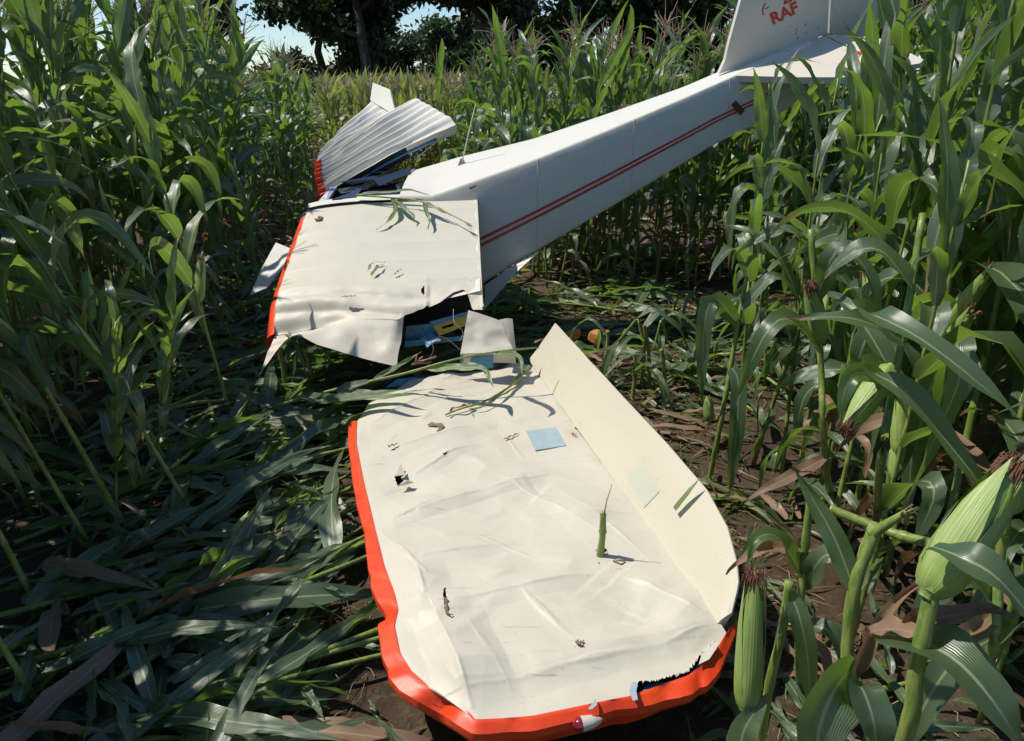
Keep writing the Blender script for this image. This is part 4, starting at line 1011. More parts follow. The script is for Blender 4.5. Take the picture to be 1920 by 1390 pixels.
# tail: fin, rudder, stabiliser, elevator
fin0 = atY(1350, 133, 5.98); fa = atY(1590, 66, 6.16) - fin0
fu = np.array([0, -.24, .97]); fn = np.cross(fa, fu); fn /= np.linalg.norm(fn); fn *= -np.sign(fn[1])
FP = lambda x, y, o=0.: onplane(x, y, fin0, fn) + fn * o
def plate2(poly, th, name, mat, parent, label=None):
    P_ = np.array([FP(x, y) for x, y in poly]); return part(name, *slab(P_ + fn * th / 2, fn, th), mat, parent, smooth=False, label=label)
finp = plate2([(1346, 138), (1358, 112), (1364, 84), (1387, 0), (1412, -95), (1440, -118), (1552, -118), (1552, 0), (1549, 62), (1525, 72), (1440, 106)], .035, 'fin', M['grey_white'], plane, 'white tail fin with red RAF lettering')
plate2([(1556, -117), (1652, -104), (1644, 0), (1641, 66), (1590, 72), (1553, 62), (1556, 0)], .025, 'rudder', M['grey_white'], plane)
V, F = tube([FP(1546, -4, .10), FP(1586, 66, .10)], .007, 5); part('control_rod', V, fixq(F), M['white'], plane)
s0, s1, s2 = atY(1378, 141, 5.84), atY(1545, 66, 6.1), atY(1615, 145, 5.1)
sn = np.cross(s1 - s0, s2 - s0); sn /= np.linalg.norm(sn); sn *= np.sign(sn[2])
SP = lambda x, y: onplane(x, y, s0, sn)
part('stabiliser', *slab([SP(x, y) for x, y in [(1376, 142), (1450, 104), (1520, 74), (1545, 68), (1668, 128), (1648, 139), (1608, 145), (1500, 145)]], sn, .045), M['white'], plane, smooth=False, label='white horizontal stabiliser on the near side')
part('elevator', *slab([SP(x, y) for x, y in [(1549, 67), (1640, 68), (1690, 92), (1732, 112), (1725, 119), (1672, 127)]], sn, .03), M['white'], plane, smooth=False)
q = [SP(x, y) + sn * .004 for x, y in [(1606, 99), (1613, 97), (1615, 102), (1609, 104)]]; part('elevator_clip', *slab(q, sn, .006), M['stripe'], plane, smooth=False)
# far half of the stabiliser, behind the fin
q = [SP(x, y) for x, y in [(1378, 141), (1545, 68)]]; sd_ = s2 - s0
part('stabiliser', *slab([q[0] + np.array([.05, .12, .02]), q[1] + np.array([.02, .1, .0]), q[1] + np.array([.2, 1.0, .32]), q[0] + np.array([.45, 1.0, .28])], sn, .04), M['white'], plane, smooth=False)
for (x, y) in [(1490, 62), (1491, 55), (1493, 70), (1508, 46), (1509, 62), (1531, 51)]:
    V, F = lathe([(0, .006), (.002, .005), (.0025, .0005)], 6)
    part('rivet', V @ np.array(Vector(fn).to_track_quat('Z', 'Y').to_matrix()).T + FP(x, y, .018), F, M['rivet'], finp)
# lettering on the fin
def lettering(txt, o_px, x_px, u_px, name):
    cu = bpy.data.curves.new(name, 'FONT'); cu.body = txt; cu.extrude = 0.0; cu.offset = .035
    to = bpy.data.objects.new(name + '_src', cu); col.objects.link(to)
    dg = bpy.context.evaluated_depsgraph_get(); me = bpy.data.meshes.new_from_object(to.evaluated_get(dg))
    bpy.data.objects.remove(to); bpy.data.curves.remove(cu)
    co = np.array([v.co[:] for v in me.vertices]); mn, mx_ = co.min(0), co.max(0)
    a_ = (co[:, 0] - mn[0]) / (mx_[0] - mn[0]); b_ = (co[:, 1] - mn[1]) / (mx_[1] - mn[1])
    o3 = FP(*o_px, .021); X3 = FP(*x_px, .021) - o3; U3 = FP(*u_px, .021) - o3
    W_ = o3 + np.outer(a_, X3) + np.outer(b_, U3)
    F = [tuple(p.vertices) for p in me.polygons]
    bpy.data.meshes.remove(me)
    return part(name, W_, F, M['letter'], finp, smooth=False)
M['letter'] = plain('red_lettering', (.55, .05, .025), .5)
lettering('RAF', (1447, 46), (1496, 22), (1440, 25), 'fin_lettering')
lettering('ZA', (1466, 9), (1494, -4), (1461, -10), 'fin_lettering')
V = np.array([FP(x, y, .021) for x, y in [(1432, 5), (1428, 12), (1426, 20), (1428, 28), (1430, 28), (1428.5, 20), (1430, 12), (1434, 6)]]); part('fin_emblem', V, [tuple(range(8))], M['letter'], finp, smooth=False)
V = np.array([FP(x, y, .021) for x, y in [(1432, 15), (1439, 12), (1439, 14), (1432, 17)]]); part('fin_emblem', V, [(0, 1, 2, 3)], M['letter'], finp, smooth=False)

# ================================================================== broken corn, litter and small things
LEAF_UV = True
def ribbon(P, W, nrm, seed=0, nseg=16, half=2, fold=.35, ruf=.006, base=.5):
    """one corn leaf along a path"""
    r = np.random.default_rng(seed)
    P = smooth_path(P, nseg + 1); T = np.gradient(P, axis=0); T /= np.linalg.norm(T, axis=1)[:, None]
    s = np.linspace(0, 1, nseg + 1); nrm = np.asarray(nrm, float)
    if nrm.ndim == 1: nrm = np.tile(nrm, (nseg + 1, 1))
    else: nrm = np.stack([np.interp(s, np.linspace(0, 1, len(nrm)), nrm[:, k]) for k in range(3)], 1)
    sd = np.cross(nrm, T); sd /= np.linalg.norm(sd, axis=1)[:, None] + 1e-9; nn_ = np.cross(T, sd)
    w = W / 2 * np.minimum(base + s * 4, 1) * (1 - np.clip((s - .3) / .7, 0, 1) ** 2.0); w = np.maximum(w, .001)
    us = np.linspace(-1, 1, 2 * half + 1); ph = r.uniform(0, 6, 2); k = r.uniform(12, 20, 2); V = []
    for u in us:
        g = 0 if u < 0 else 1
        V.append(P + sd * (u * w)[:, None] + nn_ * (abs(u) * w * fold + u * u * ruf * np.sin(s * k[g] + ph[g]))[:, None])
    UV = np.stack(np.broadcast_arrays((us[None] + 1) / 2, s[:, None]), -1).reshape(-1, 2)
    return np.stack(V, 1).reshape(-1, 3), grid_faces(len(us), nseg + 1), UV
def leaf_part(path, W, parent, nrm=(0, -.45, .9), mat='leaf', seed=0, name='leaf', label=None, **kw):
    V, F, UV = ribbon([atY(*p_) if isinstance(p_, tuple) else p_ for p_ in path], W, nrm, seed, **kw)
    return part(name, V, F, M[mat], parent, UV, label=label, rnd=np.full(len(V), (seed * .37) % 1))
def stalk_part(path, r0, r1, parent, mat='stalk', name='stalk', n=14, nodes=.16, sides=9):
    P = smooth_path([atY(*p_) if isinstance(p_, tuple) else p_ for p_ in path], n * 3)
    L = np.r_[0, np.cumsum(np.linalg.norm(np.diff(P, axis=0), axis=1))]
    rad = np.linspace(r0, r1, len(P)); ph = (L % nodes); d = np.minimum(ph, nodes - ph)
    rad = rad * (1 + .22 * np.exp(-(d / .008) ** 2) + .16 * (1 - ph / nodes))
    V, F = tube(P, rad, sides); return part(name, V, fixq(F), M[mat], parent)
def ear_part(base, tip, parent, Rr=.03, silk=True, seed=0, name='ear', mat='husk'):
    b_ = atY(*base); t_ = atY(*tip); d = t_ - b_; L = np.linalg.norm(d)
    qm = np.array(Vector(d).to_track_quat('Z', 'Y').to_matrix())
    V, F, UV = husk_geom(L, Rr, 44); e = part(name, V @ qm.T + b_, F, M[mat], parent, UV)
    if silk:
        V, F = silk_geom(L, seed, 170); part('silk', V @ qm.T + b_, F, M['silk'], e)
    return e
def T(name, x, y, Y, label, cat_, group=None):
    p_ = atY(x, y, Y); return thing(name, (float(p_[0]), float(p_[1]), float(p_[2])), label, cat_, group)

# --- hero corn in the right foreground
t = T('corn_plant', 1690, 1400, 1.02, 'near broken corn stalk carrying the big green ear at the right edge', 'corn plant')
stalk_part([atY(1690, 1400, 1.04) - np.array([0.03, -.05, .75]), (1690, 1400, 1.04), (1715, 1270, 1.05), (1748, 1105, 1.08)], .0155, .013, t)
ear_part((1742, 1110, 1.08), (1898, 878, 1.16), t, .041, seed=3)
leaf_part([(1748, 1025, 1.07), (1800, 1045, 1.02), (1870, 1085, .98), (1960, 1190, .95)], .062, t, seed=21)
leaf_part([(1632, 1186, 1.155), (1660, 1180, 1.13), (1700, 1184, 1.095), (1745, 1202, 1.06)], .05, t, seed=121, mat='dry', nrm=(.1, -.5, .85), base=.25)
leaf_part([(1640, 1190, 1.16), (1700, 1196, 1.10), (1780, 1230, 1.03), (1850, 1300, .97), (1930, 1420, .93)], .105, t, seed=22, nrm=(.1, -.5, .85), base=.25)
leaf_part([(1690, 1200, 1.12), (1740, 1165, 1.1), (1820, 1150, 1.08), (1905, 1150, 1.06)], .04, t, mat='dry', seed=23, fold=.8, ruf=.012)
t = T('corn_plant', 1585, 1420, 1.3, 'snapped corn stalk with bent green stub in the right foreground', 'corn plant')
stalk_part([atY(1570, 1400, 1.32) - np.array([0.02, -.05, .6]), (1575, 1330, 1.32), (1590, 1190, 1.34), (1605, 1090, 1.36), (1642, 985, 1.40)], .0145, .013, t)
stalk_part([(1635, 1000, 1.395), (1660, 985, 1.38), (1700, 960, 1.36)], .012, .006, t, name='stalk_stub')
stalk_part([(1555, 955, 1.5), (1620, 980, 1.46), (1690, 1005, 1.40), (1750, 1020, 1.34)], .010, .010, t, name='broken_stalk')
for k in range(9):
    e0_ = atY(1700 + 2 * math.cos(k), 960 + 2 * math.sin(k), 1.36); V, F = tube([e0_ + np.array([-.01, 0, -.006]), e0_ + np.array([.012 + .006 * math.sin(k * 2.3), .006 * math.cos(k * 1.7), .008 + .006 * math.cos(k * 3.1)])], [.0022, .0008], 3); part('fibre', V, fixq(F), M['stalk_dry'], t)
leaf_part([(1588, 1262, 1.30), (1560, 1300, 1.24), (1535, 1370, 1.2), (1530, 1460, 1.18)], .13, t, seed=24, nrm=(0, -1, .25), base=.6)
leaf_part([(1592, 1262, 1.30), (1620, 1300, 1.24), (1640, 1370, 1.2), (1640, 1460, 1.18)], .09, t, seed=25, nrm=(.3, -1, .25), base=.6)
leaf_part([(1600, 1100, 1.36), (1565, 1010, 1.40), (1520, 930, 1.44), (1490, 880, 1.46)], .05, t, seed=26, nrm=(-.3, -.9, .3))
leaf_part([(1600, 1270, 1.31), (1640, 1180, 1.30), (1690, 1120, 1.3), (1750, 1080, 1.3)], .03, t, mat='dry', seed=27, fold=1.0)
t = T('corn_plant', 1430, 1400, 1.45, 'pale green ear on a split stalk right beside the red wing tip corner', 'corn plant')
stalk_part([atY(1440, 1390, 1.5) - np.array([0, -.05, .45]), (1440, 1300, 1.5), (1465, 1190, 1.5), (1480, 1090, 1.52)], .0145, .010, t)
ear_part((1400, 1330, 1.42), (1415, 1085, 1.50), t, .033, seed=4)
leaf_part([(1380, 1440, 1.36), (1395, 1370, 1.38), (1420, 1330, 1.40), (1440, 1300, 1.42)], .07, t, seed=28, mat='leaf', nrm=(-.3, -.8, .5), name='husk_leaf')
leaf_part([(1480, 1110, 1.52), (1500, 1160, 1.48), (1515, 1240, 1.46), (1520, 1350, 1.44)], .05, t, seed=29, nrm=(-.2, -1, .2))
t = T('corn_plant', 1590, 960, 2.0, 'corn plant with brown silk hanging ear beside the bare soil', 'corn plant')
stalk_part([atZ(1640, 1010, 0), (1650, 880, 1.86), (1668, 760, 1.9), (1690, 640, 1.95), (1712, 520, 2.0), (1730, 400, 2.05)], .0145, .009, t)
ear_part((1668, 690, 1.9), (1588, 800, 1.82), t, .034, seed=5)
leaf_part([(1660, 735, 1.88), (1640, 705, 1.84), (1600, 702, 1.82), (1582, 740, 1.80), (1575, 800, 1.78)], .055, t, seed=30, nrm=(0, -.8, .6))
leaf_part([(1675, 700, 1.92), (1630, 696, 1.85), (1690, 730, 1.75), (1760, 810, 1.68), (1830, 900, 1.62), (1880, 1000, 1.58)], .085, t, seed=31, nrm=(.2, -.6, .8))
leaf_part([(1700, 640, 1.95), (1600, 598, 1.95), (1480, 598, 1.98)], .05, t, seed=32, nrm=(0, -.6, .8))
leaf_part([(1690, 640, 1.92), (1620, 588, 1.85), (1700, 620, 1.72), (1800, 690, 1.62), (1930, 800, 1.52)], .09, t, seed=33, nrm=(.1, -.6, .8))
leaf_part([(1710, 540, 1.98), (1650, 470, 2.0), (1590, 480, 2.02), (1540, 530, 2.05)], .07, t, seed=34)
t = T('corn_plant', 1560, 1000, 2.3, 'corn plant with a dry brown leaf pointing at the aileron', 'corn plant')
stalk_part([atZ(1560, 960, 0), (1545, 830, 2.35), (1540, 700, 2.4), (1530, 560, 2.45), (1520, 430, 2.5)], .0135, .009, t)
leaf_part([(1560, 1040, 1.9), (1480, 1030, 1.9), (1420, 1035, 1.88), (1380, 1060, 1.86), (1362, 1078, 1.86)], .045, t, mat='dry', seed=35, fold=.9, ruf=.012)
leaf_part([(1545, 860, 2.3), (1500, 885, 2.25), (1440, 915, 2.2), (1390, 945, 2.2)], .045, t, mat='dry', seed=36)
leaf_part([(1538, 660, 2.4), (1480, 600, 2.35), (1440, 620, 2.3), (1400, 700, 2.3), (1380, 760, 2.3)], .07, t, seed=37)
leaf_part([(1530, 560, 2.45), (1570, 470, 2.4), (1620, 500, 2.35), (1660, 600, 2.3)], .07, t, seed=38)
ear_part((1540, 640, 2.42), (1520, 540, 2.40), t, .03, seed=6)
t = T('corn_plant', 1860, 1350, 1.35, 'corn plant filling the lower right corner with broad leaves and dry brown blades', 'corn plant')
stalk_part([atZ(1900, 1390, 0) * np.array([1, 1.25, 0]), (1850, 1240, 1.5), (1870, 1080, 1.52), (1895, 900, 1.55)], .0145, .012, t)
leaf_part([(1862, 1130, 1.5), (1800, 1080, 1.46), (1740, 1130, 1.44), (1700, 1230, 1.42)], .075, t, seed=101)
leaf_part([(1855, 1200, 1.5), (1790, 1240, 1.45), (1730, 1330, 1.42), (1700, 1420, 1.4)], .08, t, seed=102, nrm=(-.3, -.6, .7))
leaf_part([(1880, 1000, 1.53), (1830, 960, 1.5), (1780, 1000, 1.47), (1760, 1080, 1.45)], .07, t, seed=103)
leaf_part([(1860, 1150, 1.5), (1820, 1190, 1.45), (1760, 1200, 1.42), (1700, 1160, 1.4)], .05, t, mat='dry', seed=104, fold=.9)
ear_part((1885, 960, 1.53), (1930, 850, 1.55), t, .032, seed=8)
t = T('corn_plant', 1500, 1330, 1.75, 'corn plant between the pale ear and the snapped stalk, leaves drooping', 'corn plant')
stalk_part([atZ(1500, 1290, 0), (1498, 1170, 1.85), (1508, 1040, 1.88), (1520, 930, 1.9)], .0135, .010, t)
leaf_part([(1505, 1080, 1.87), (1460, 1010, 1.85), (1420, 1010, 1.8), (1400, 1060, 1.78)], .06, t, seed=105)
leaf_part([(1505, 1100, 1.87), (1550, 1040, 1.82), (1590, 1080, 1.78), (1610, 1180, 1.75)], .065, t, seed=106)
leaf_part([(1500, 1180, 1.85), (1550, 1180, 1.8), (1590, 1250, 1.76), (1600, 1340, 1.74)], .055, t, seed=107)
leaf_part([(1500, 1200, 1.85), (1540, 1230, 1.8), (1560, 1310, 1.78)], .04, t, mat='dry', seed=108, fold=.9)
# hanging dark leaf plant by the bare soil
t = T('corn_plant', 1340, 900, 3.2, 'broken corn stalk with one long hanging leaf behind the aileron', 'corn plant')
stalk_part([atZ(1330, 900, 0), (1350, 800, 3.3), (1368, 700, 3.35), (1385, 600, 3.4), (1400, 520, 3.45)], .013, .009, t)
leaf_part([(1372, 690, 3.3), (1385, 720, 3.25), (1380, 820, 3.2), (1365, 940, 3.2)], .075, t, seed=39, nrm=(-.3, -1, .1), base=.7)
leaf_part([(1385, 610, 3.4), (1340, 560, 3.38), (1320, 620, 3.35), (1315, 760, 3.32)], .08, t, seed=40, nrm=(-.3, -1, .2))
leaf_part([(1390, 580, 3.4), (1450, 520, 3.38), (1500, 560, 3.36)], .06, t, seed=41)

# --- snapped stumps on the bare soil and around the wings
STUMP = [((1218, 720), (1208, 610), 'tall split', 0), ((1245, 760), (1240, 655), 'dark leaning', 1), ((1185, 745), (1190, 660), 'short', 0), ((1130, 700), (1140, 620), 'short', 1),
         ((1300, 620), (1310, 560), 'thin', 0), ((540, 755), (510, 606), 'slanted pale', 0), ((592, 745), (566, 650), 'shaded', 1), ((628, 740), (612, 655), 'shaded', 1),
         ((1020, 520), (1015, 440), 'shaded', 1), ((1075, 530), (1065, 420), 'shaded', 1), ((1120, 510), (1135, 400), 'shaded', 1), ((1180, 520), (1172, 380), 'shaded', 1),
         ((1230, 530), (1245, 350), 'shaded', 1), ((985, 600), (980, 560), 'thin', 0), ((1290, 500), (1300, 330), 'shaded', 1), ((1350, 520), (1345, 320), 'shaded', 1)]
SL = ['tall split corn stump on the bare soil right of the aileron', 'dark leaning corn stump just right of the tall split stump', 'short corn stump nearest the aileron edge', 'corn stump close above the orange foam block',
      'thin corn stump at the top of the bare soil', 'slanted pale corn stump at the red corner of the inner wing', 'left of two corn stumps under the torn inner wing skin', 'right of two corn stumps under the torn inner wing skin',
      'corn stump nearest the torn belly in the shade under the boom', 'second corn stump from the torn belly under the boom', 'third corn stump from the torn belly under the boom', 'fourth corn stump from the torn belly under the boom',
      'fifth corn stump from the torn belly under the boom', 'thin yellow corn stump beside the crumpled white skin box', 'sixth corn stump from the torn belly under the boom', 'last corn stump under the boom towards the tail']
for k, (b_, t_, _, _) in enumerate(STUMP):
    B3 = atZ(*b_, 0); Tp = atY(*t_, B3[1] + .02)
    t = thing('corn_stump', tuple(map(float, B3)), SL[k], 'corn stump', 'snapped corn stumps')
    stalk_part([B3 - np.array([0, 0, .03]), (B3 + Tp) / 2 + np.array([.012, 0, 0]), Tp], .0135, .0115, t, mat='stalk' if k % 3 else 'stalk_dry')
    for j in range(2 if k < 8 else 4):
        f = rng.uniform(.4, .95); p0 = B3 + (Tp - B3) * f; a_ = rng.uniform(0, 6.28); d = np.array([math.cos(a_), math.sin(a_), 0]); L = rng.uniform(.15, .42)
        leaf_part([p0, p0 + d * L * .4 + np.array([0, 0, .10]), p0 + d * L * .8 + np.array([0, 0, .02]), p0 + d * L + np.array([0, 0, -.14])], rng.uniform(.03, .065), t, (0, -.2, 1), 'leaf', int(rng.integers(0, 999)), nseg=10)
# bent-over stalks on the soil
for k, (path, lab) in enumerate([
        ([(1378, 0), (1372, 720), (1362, 610), (1340, 595)], ''),
        ]):
    pass
def bent(points_px, label):
    B3 = atZ(*points_px[0], 0); t = thing('bent_corn_stalk', tuple(map(float, B3)), label, 'corn stalk', 'bent corn stalks on the soil')
    pp = [B3 - np.array([0, 0, .03])] + [atY(*q, B3[1] + .03 * i) for i, q in enumerate(points_px[1:])]
    V = resample(pp, 24); stalk = tube(V, np.linspace(.013, .009, 24), 8); part('stalk', stalk[0], fixq(stalk[1]), M['stalk'], t)
    e = pp[-1]; m_ = pp[-2]
    leaf_part([m_, m_ + np.array([.1, -.05, .06]), m_ + np.array([.25, -.1, -.05]), m_ + np.array([.33, -.12, -.2])], .05, t, (0, -.3, 1), seed=int(rng.integers(0, 999)), nseg=10)
    leaf_part([e, e + (e - m_) * .5 + np.array([0, 0, -.02]), e + (e - m_) * 1.1 + np.array([0, -.05, -.15])], .05, t, (0, -.4, 1), seed=int(rng.integers(0, 999)), nseg=10)
bent([(1203, 722), (1209, 650), (1196, 596), (1160, 640)], 'yellowish bent corn stalk folded at its top near the aileron')
bent([(1225, 655), (1240, 600), (1252, 640)], 'small folded corn stalk at the back of the bare soil')
bent([(1290, 690), (1310, 640), (1345, 600), (1380, 570)], 'leaning corn stalk at the right rim of the bare soil')

# --- things lying on the wings
def zc(px, py, up_=.02):
    """point on the inner wing panel"""
    n3 = RT[:, 2]; return onplane(px, py, O0 + n3 * (.04 + up_), n3)
def zw(px, py, up_=.015):
    p_ = atZ(px, py, ZW + .03); return atZ(px, py, hz(p_[0], p_[1]) + up_)
t = thing('torn_corn_stalk', tuple(map(float, zc(770, 385))), 'torn corn top with tassel lying across the far edge of the inner wing', 'corn stalk')
stalk_part([zc(668, 366, .06), zc(720, 370, .06), zc(790, 378, .05), zc(850, 405, .03), zc(885, 425, .02)], .007, .003, t, n=10, nodes=.3)
leaf_part([zc(735, 372, .05), zc(742, 395, .04), zc(725, 418, .03), zc(705, 432, .012)], .035, t, RT[:, 2], seed=51)
leaf_part([zc(738, 374, .05), zc(760, 392, .05), zc(776, 405, .03), zc(776, 418, .012)], .035, t, RT[:, 2], seed=52)
leaf_part([zc(796, 380, .05), zc(800, 400, .05), zc(806, 415, .03), zc(802, 430, .012)], .03, t, RT[:, 2], seed=53)
leaf_part([zc(790, 378, .05), zc(820, 392, .05), zc(845, 405, .03)], .032, t, RT[:, 2], seed=54)
leaf_part([zc(668, 366, .06), zc(720, 362, .07), zc(770, 358, .08), zc(808, 366, .07)], .04, t, RT[:, 2], seed=55)
for dx, dy in ((-16, -20), (-8, -16), (6, -10), (-20, -10), (0, 6)):
    V, F = tube([zc(866, 412, .03), zc(866 + 18 + dx * .2, 412 + 16 + dy * .4, .02)], [.003, .002], 4); part('tassel_branch', V, fixq(F), M['tassel_pink'], t)
t = thing('fallen_corn_stalk', tuple(map(float, atY(760, 705, 3.95))), 'long green corn stalk with pink tassel lying in the gap between the wings', 'corn stalk')
stalk_part([(520, 760, 3.9), (640, 728, 3.85), (760, 700, 3.8), (850, 675, 3.78), (930, 660, 3.82), (1010, 652, 3.9)], .009, .004, t, n=14, nodes=.28)
for k in range(7):
    x0 = 775 + k * 3; V, F = tube([atY(772 + k * 2, 684 - k * 1.0, 3.83), atY(800 + 18 * math.cos(k), 668 + 9 * math.sin(k * 1.7) + k * 1.5, 3.82)], [.004, .003], 4); part('tassel_branch', V, fixq(F), M['tassel_pink'], t)
leaf_part([(800, 692, 3.79), (860, 690, 3.74), (905, 692, 3.68), (918, 712, 3.6), (926, 728, 3.55)], .055, t, (0, -.5, .9), seed=61)
leaf_part([(700, 712, 3.82), (740, 690, 3.85), (790, 660, 3.88)], .03, t, (0, -.8, .6), seed=62)
leaf_part([(690, 716, 3.8), (640, 735, 3.75), (720, 745, 3.68), (785, 738, 3.62)], .07, t, (0, -.4, .9), seed=63)
leaf_part([(930, 662, 3.82), (970, 668, 3.7), (978, 690, 3.62), (980, 705, 3.58)], .04, t, (0, -.4, .9), seed=64)
leaf_part([(560, 740, 3.85), (620, 752, 3.7), (700, 742, 3.6), (760, 730, 3.55)], .08, t, (0, -.3, .95), seed=65)
t = thing('dry_corn_stem', tuple(map(float, zw(900, 760))), 'twisted withered corn stem lying on the near wing below the gap', 'corn stem')
stalk_part([zw(992, 688, .03), zw(960, 722, .02), zw(910, 752, .02), zw(860, 768, .02), zw(835, 778, .01)], .008, .004, t, n=12, nodes=.4)
leaf_part([zw(985, 695, .035), zw(950, 732, .03), zw(905, 762, .03), zw(880, 768, .012)], .022, t, (0, 0, 1), seed=66, fold=.9)
leaf_part([zw(885, 758, .03), zw(865, 764, .04), zw(848, 768, .03), zw(842, 782, .008)], .016, t, (0, 0, 1), seed=67, mat='dry', fold=.9)
V, F = tube([zw(882, 765, .03), zw(886, 780, .01)], .002, 4); part('twig', V, fixq(F), M['twig'], t)
t = thing('impaling_corn_stalk', tuple(map(float, zw(1125, 1050, -.05))), 'short green corn stalk stub sticking straight up through the near wing', 'corn stalk')
b3 = zw(1124, 1050, -.02); tp = atY(1131, 966, b3[1] + .0); 
stalk_part([b3, (b3 + tp) / 2 + np.array([.004, 0, 0]), tp], .0125, .0105, t, nodes=.12, mat='stalk')
for k in range(8):
    e0_ = tp + .008 * np.array([math.cos(k * .8), math.sin(k * .8), 0]); V, F = tube([e0_ - np.array([0, 0, .01]), e0_ + np.array([.003 * math.cos(k), .003 * math.sin(k), .006 + .012 * abs(math.sin(k * 2.1))])], [.0025, .0008], 3); part('fibre', V, fixq(F), M['stalk_dry'], t)
V, F = tube([tp - np.array([0, 0, .02]), atY(1138, 938, b3[1]), atY(1148, 907, b3[1] + .01)], [.003, .002, .0012], 4); part('fibre', V, fixq(F), M['stalk_dry'], t)
V, F = tube([zw(1150, 1052, .004), zw(1160, 1050, .018), zw(1172, 1052, .004)], [.004, .006, .003], 5); part('root_crumb', V, fixq(F), M['crumb'], t)
def scrap(path, W, label, mat='leaf', k=0):
    P_ = [np.asarray(q, float) for q in path]; t = thing('leaf_scrap', tuple(P_[0]), label, 'leaf scrap', 'plant scraps on the wings')
    leaf_part(P_, W, t, (0, -.2, 1), mat, 70 + k, nseg=8, half=1)
scrap([zc(690, 508, .02), zc(700, 492, .03), zc(722, 492, .02)], .016, 'curled green leaf scrap in the middle of the inner wing', k=1)
scrap([zc(697, 517, .015), zc(708, 500, .03), zc(720, 496, .015)], .02, 'pale green leaf scrap beside the curled one on the inner wing', k=2)
scrap([zc(738, 515, .01), zc(752, 505, .012)], .014, 'small sliver of leaf right of the scraps on the inner wing', k=3)
scrap([zc(640, 557, .01), zc(668, 555, .012)], .012, 'thin leaf sliver near the crease of the inner wing', 'dry', k=4)
scrap([zw(946, 824, .006), zw(974, 812, .008)], .012, 'dark stem sliver left of the blue grey cover', 'dry', k=5)
scrap([zw(835, 1120, .01), zw(838, 1150, .006), zw(850, 1152, .006)], .012, 'dark upright sliver near the lower left of the near wing', 'dry', k=6)
scrap([zw(1070, 812, .008), zw(1082, 818, .006)], .010, 'tiny sliver right of the blue grey cover', 'dry', k=7)
scrap([zw(802, 796, .006), zw(830, 800, .008), zw(818, 808, .006)], .03, 'small tan husk flake near the upper left of the near wing', 'dry', k=8)
scrap([zw(1080, 1203, .006), zw(1088, 1207, .010), zw(1094, 1200, .006)], .012, 'tiny pale flake low in the middle of the near wing', 'dry', k=9)
scrap([zw(728, 838, .02), zw(746, 832, .012)], .014, 'dark leaf bit in the shade near the near wing red edge', k=10)
P_ = [onplane(x, y, hA + n_ * .04, n_) for x, y in [(1265, 955), (1285, 930), (1311, 898)]]
t = thing('leaf_scrap', tuple(map(float, P_[0])), 'dark green leaf strip stuck on the upturned aileron', 'leaf scrap', 'plant scraps on the wings')
leaf_part(P_, .026, t, n_, 'leaf', 91, nseg=8, base=1, ruf=.001, fold=.1)
r4 = np.random.default_rng(9)
q = zc(599, 414, .0); V, F = lathe([(-.01, .001), (0, .022), (.012, .026), (.026, .016), (.03, .001)], 9); V = V * (1 + .25 * r4.normal(0, 1, (len(V), 1))) + q
o = obj('dry_clod', make_mesh('dry_clod', V - q, F, M['crumb']), label='dry tan clod at the front corner of the inner wing', cat='clod'); o.location = q
# orange foam pieces in the stubble
def rock(px, py, size, label, seed, Z=.08):
    p_ = atZ(px, py, Z); r = np.random.default_rng(seed)
    a_ = np.array([(x, y, z) for x in (-1, 0, 1) for y in (-1, 0, 1) for z in (-1, 0, 1) if (x, y, z) != (0, 0, 0)], float) * np.array(size) / 2
    a_ += r.normal(0, .006, a_.shape)
    import bmesh
    bm = bmesh.new(); [bm.verts.new(v) for v in a_]; bmesh.ops.convex_hull(bm, input=bm.verts); bmesh.ops.bevel(bm, geom=bm.edges, offset=.006, segments=1, affect='EDGES', profile=.5)
    me = bpy.data.meshes.new('foam_block'); bm.to_mesh(me); bm.free(); me.materials.append(M['orange'])
    o = obj('foam_block', me, label=label, cat='foam block', group='orange foam blocks'); o.location = p_; o.rotation_euler = (r.uniform(-.3, .3), r.uniform(-.3, .3), r.uniform(0, 3))
rock(1122, 632, (.12, .09, .085), 'squared orange foam block in the stubble right of the aileron peak', 1)
rock(1075, 628, (.12, .07, .05), 'flat orange foam block half hidden behind the aileron peak', 2)
# green ear on the soil
t = T('fallen_corn_ear', 1328, 780, 3.2, 'green corn ear standing in leaves on the bare soil', 'corn ear')
ear_part((1330, 790, 3.6), (1326, 745, 3.62), t, .028, silk=False)
t = T('fallen_corn_ear', 400, 970, 2.6, 'green corn ear lying among the flattened leaves at left', 'corn ear')
b_ = atZ(430, 1030, .08); 
ear_part((425, 1030, float(b_[1])), (470, 965, float(b_[1]) + .12), t, .03, silk=False)

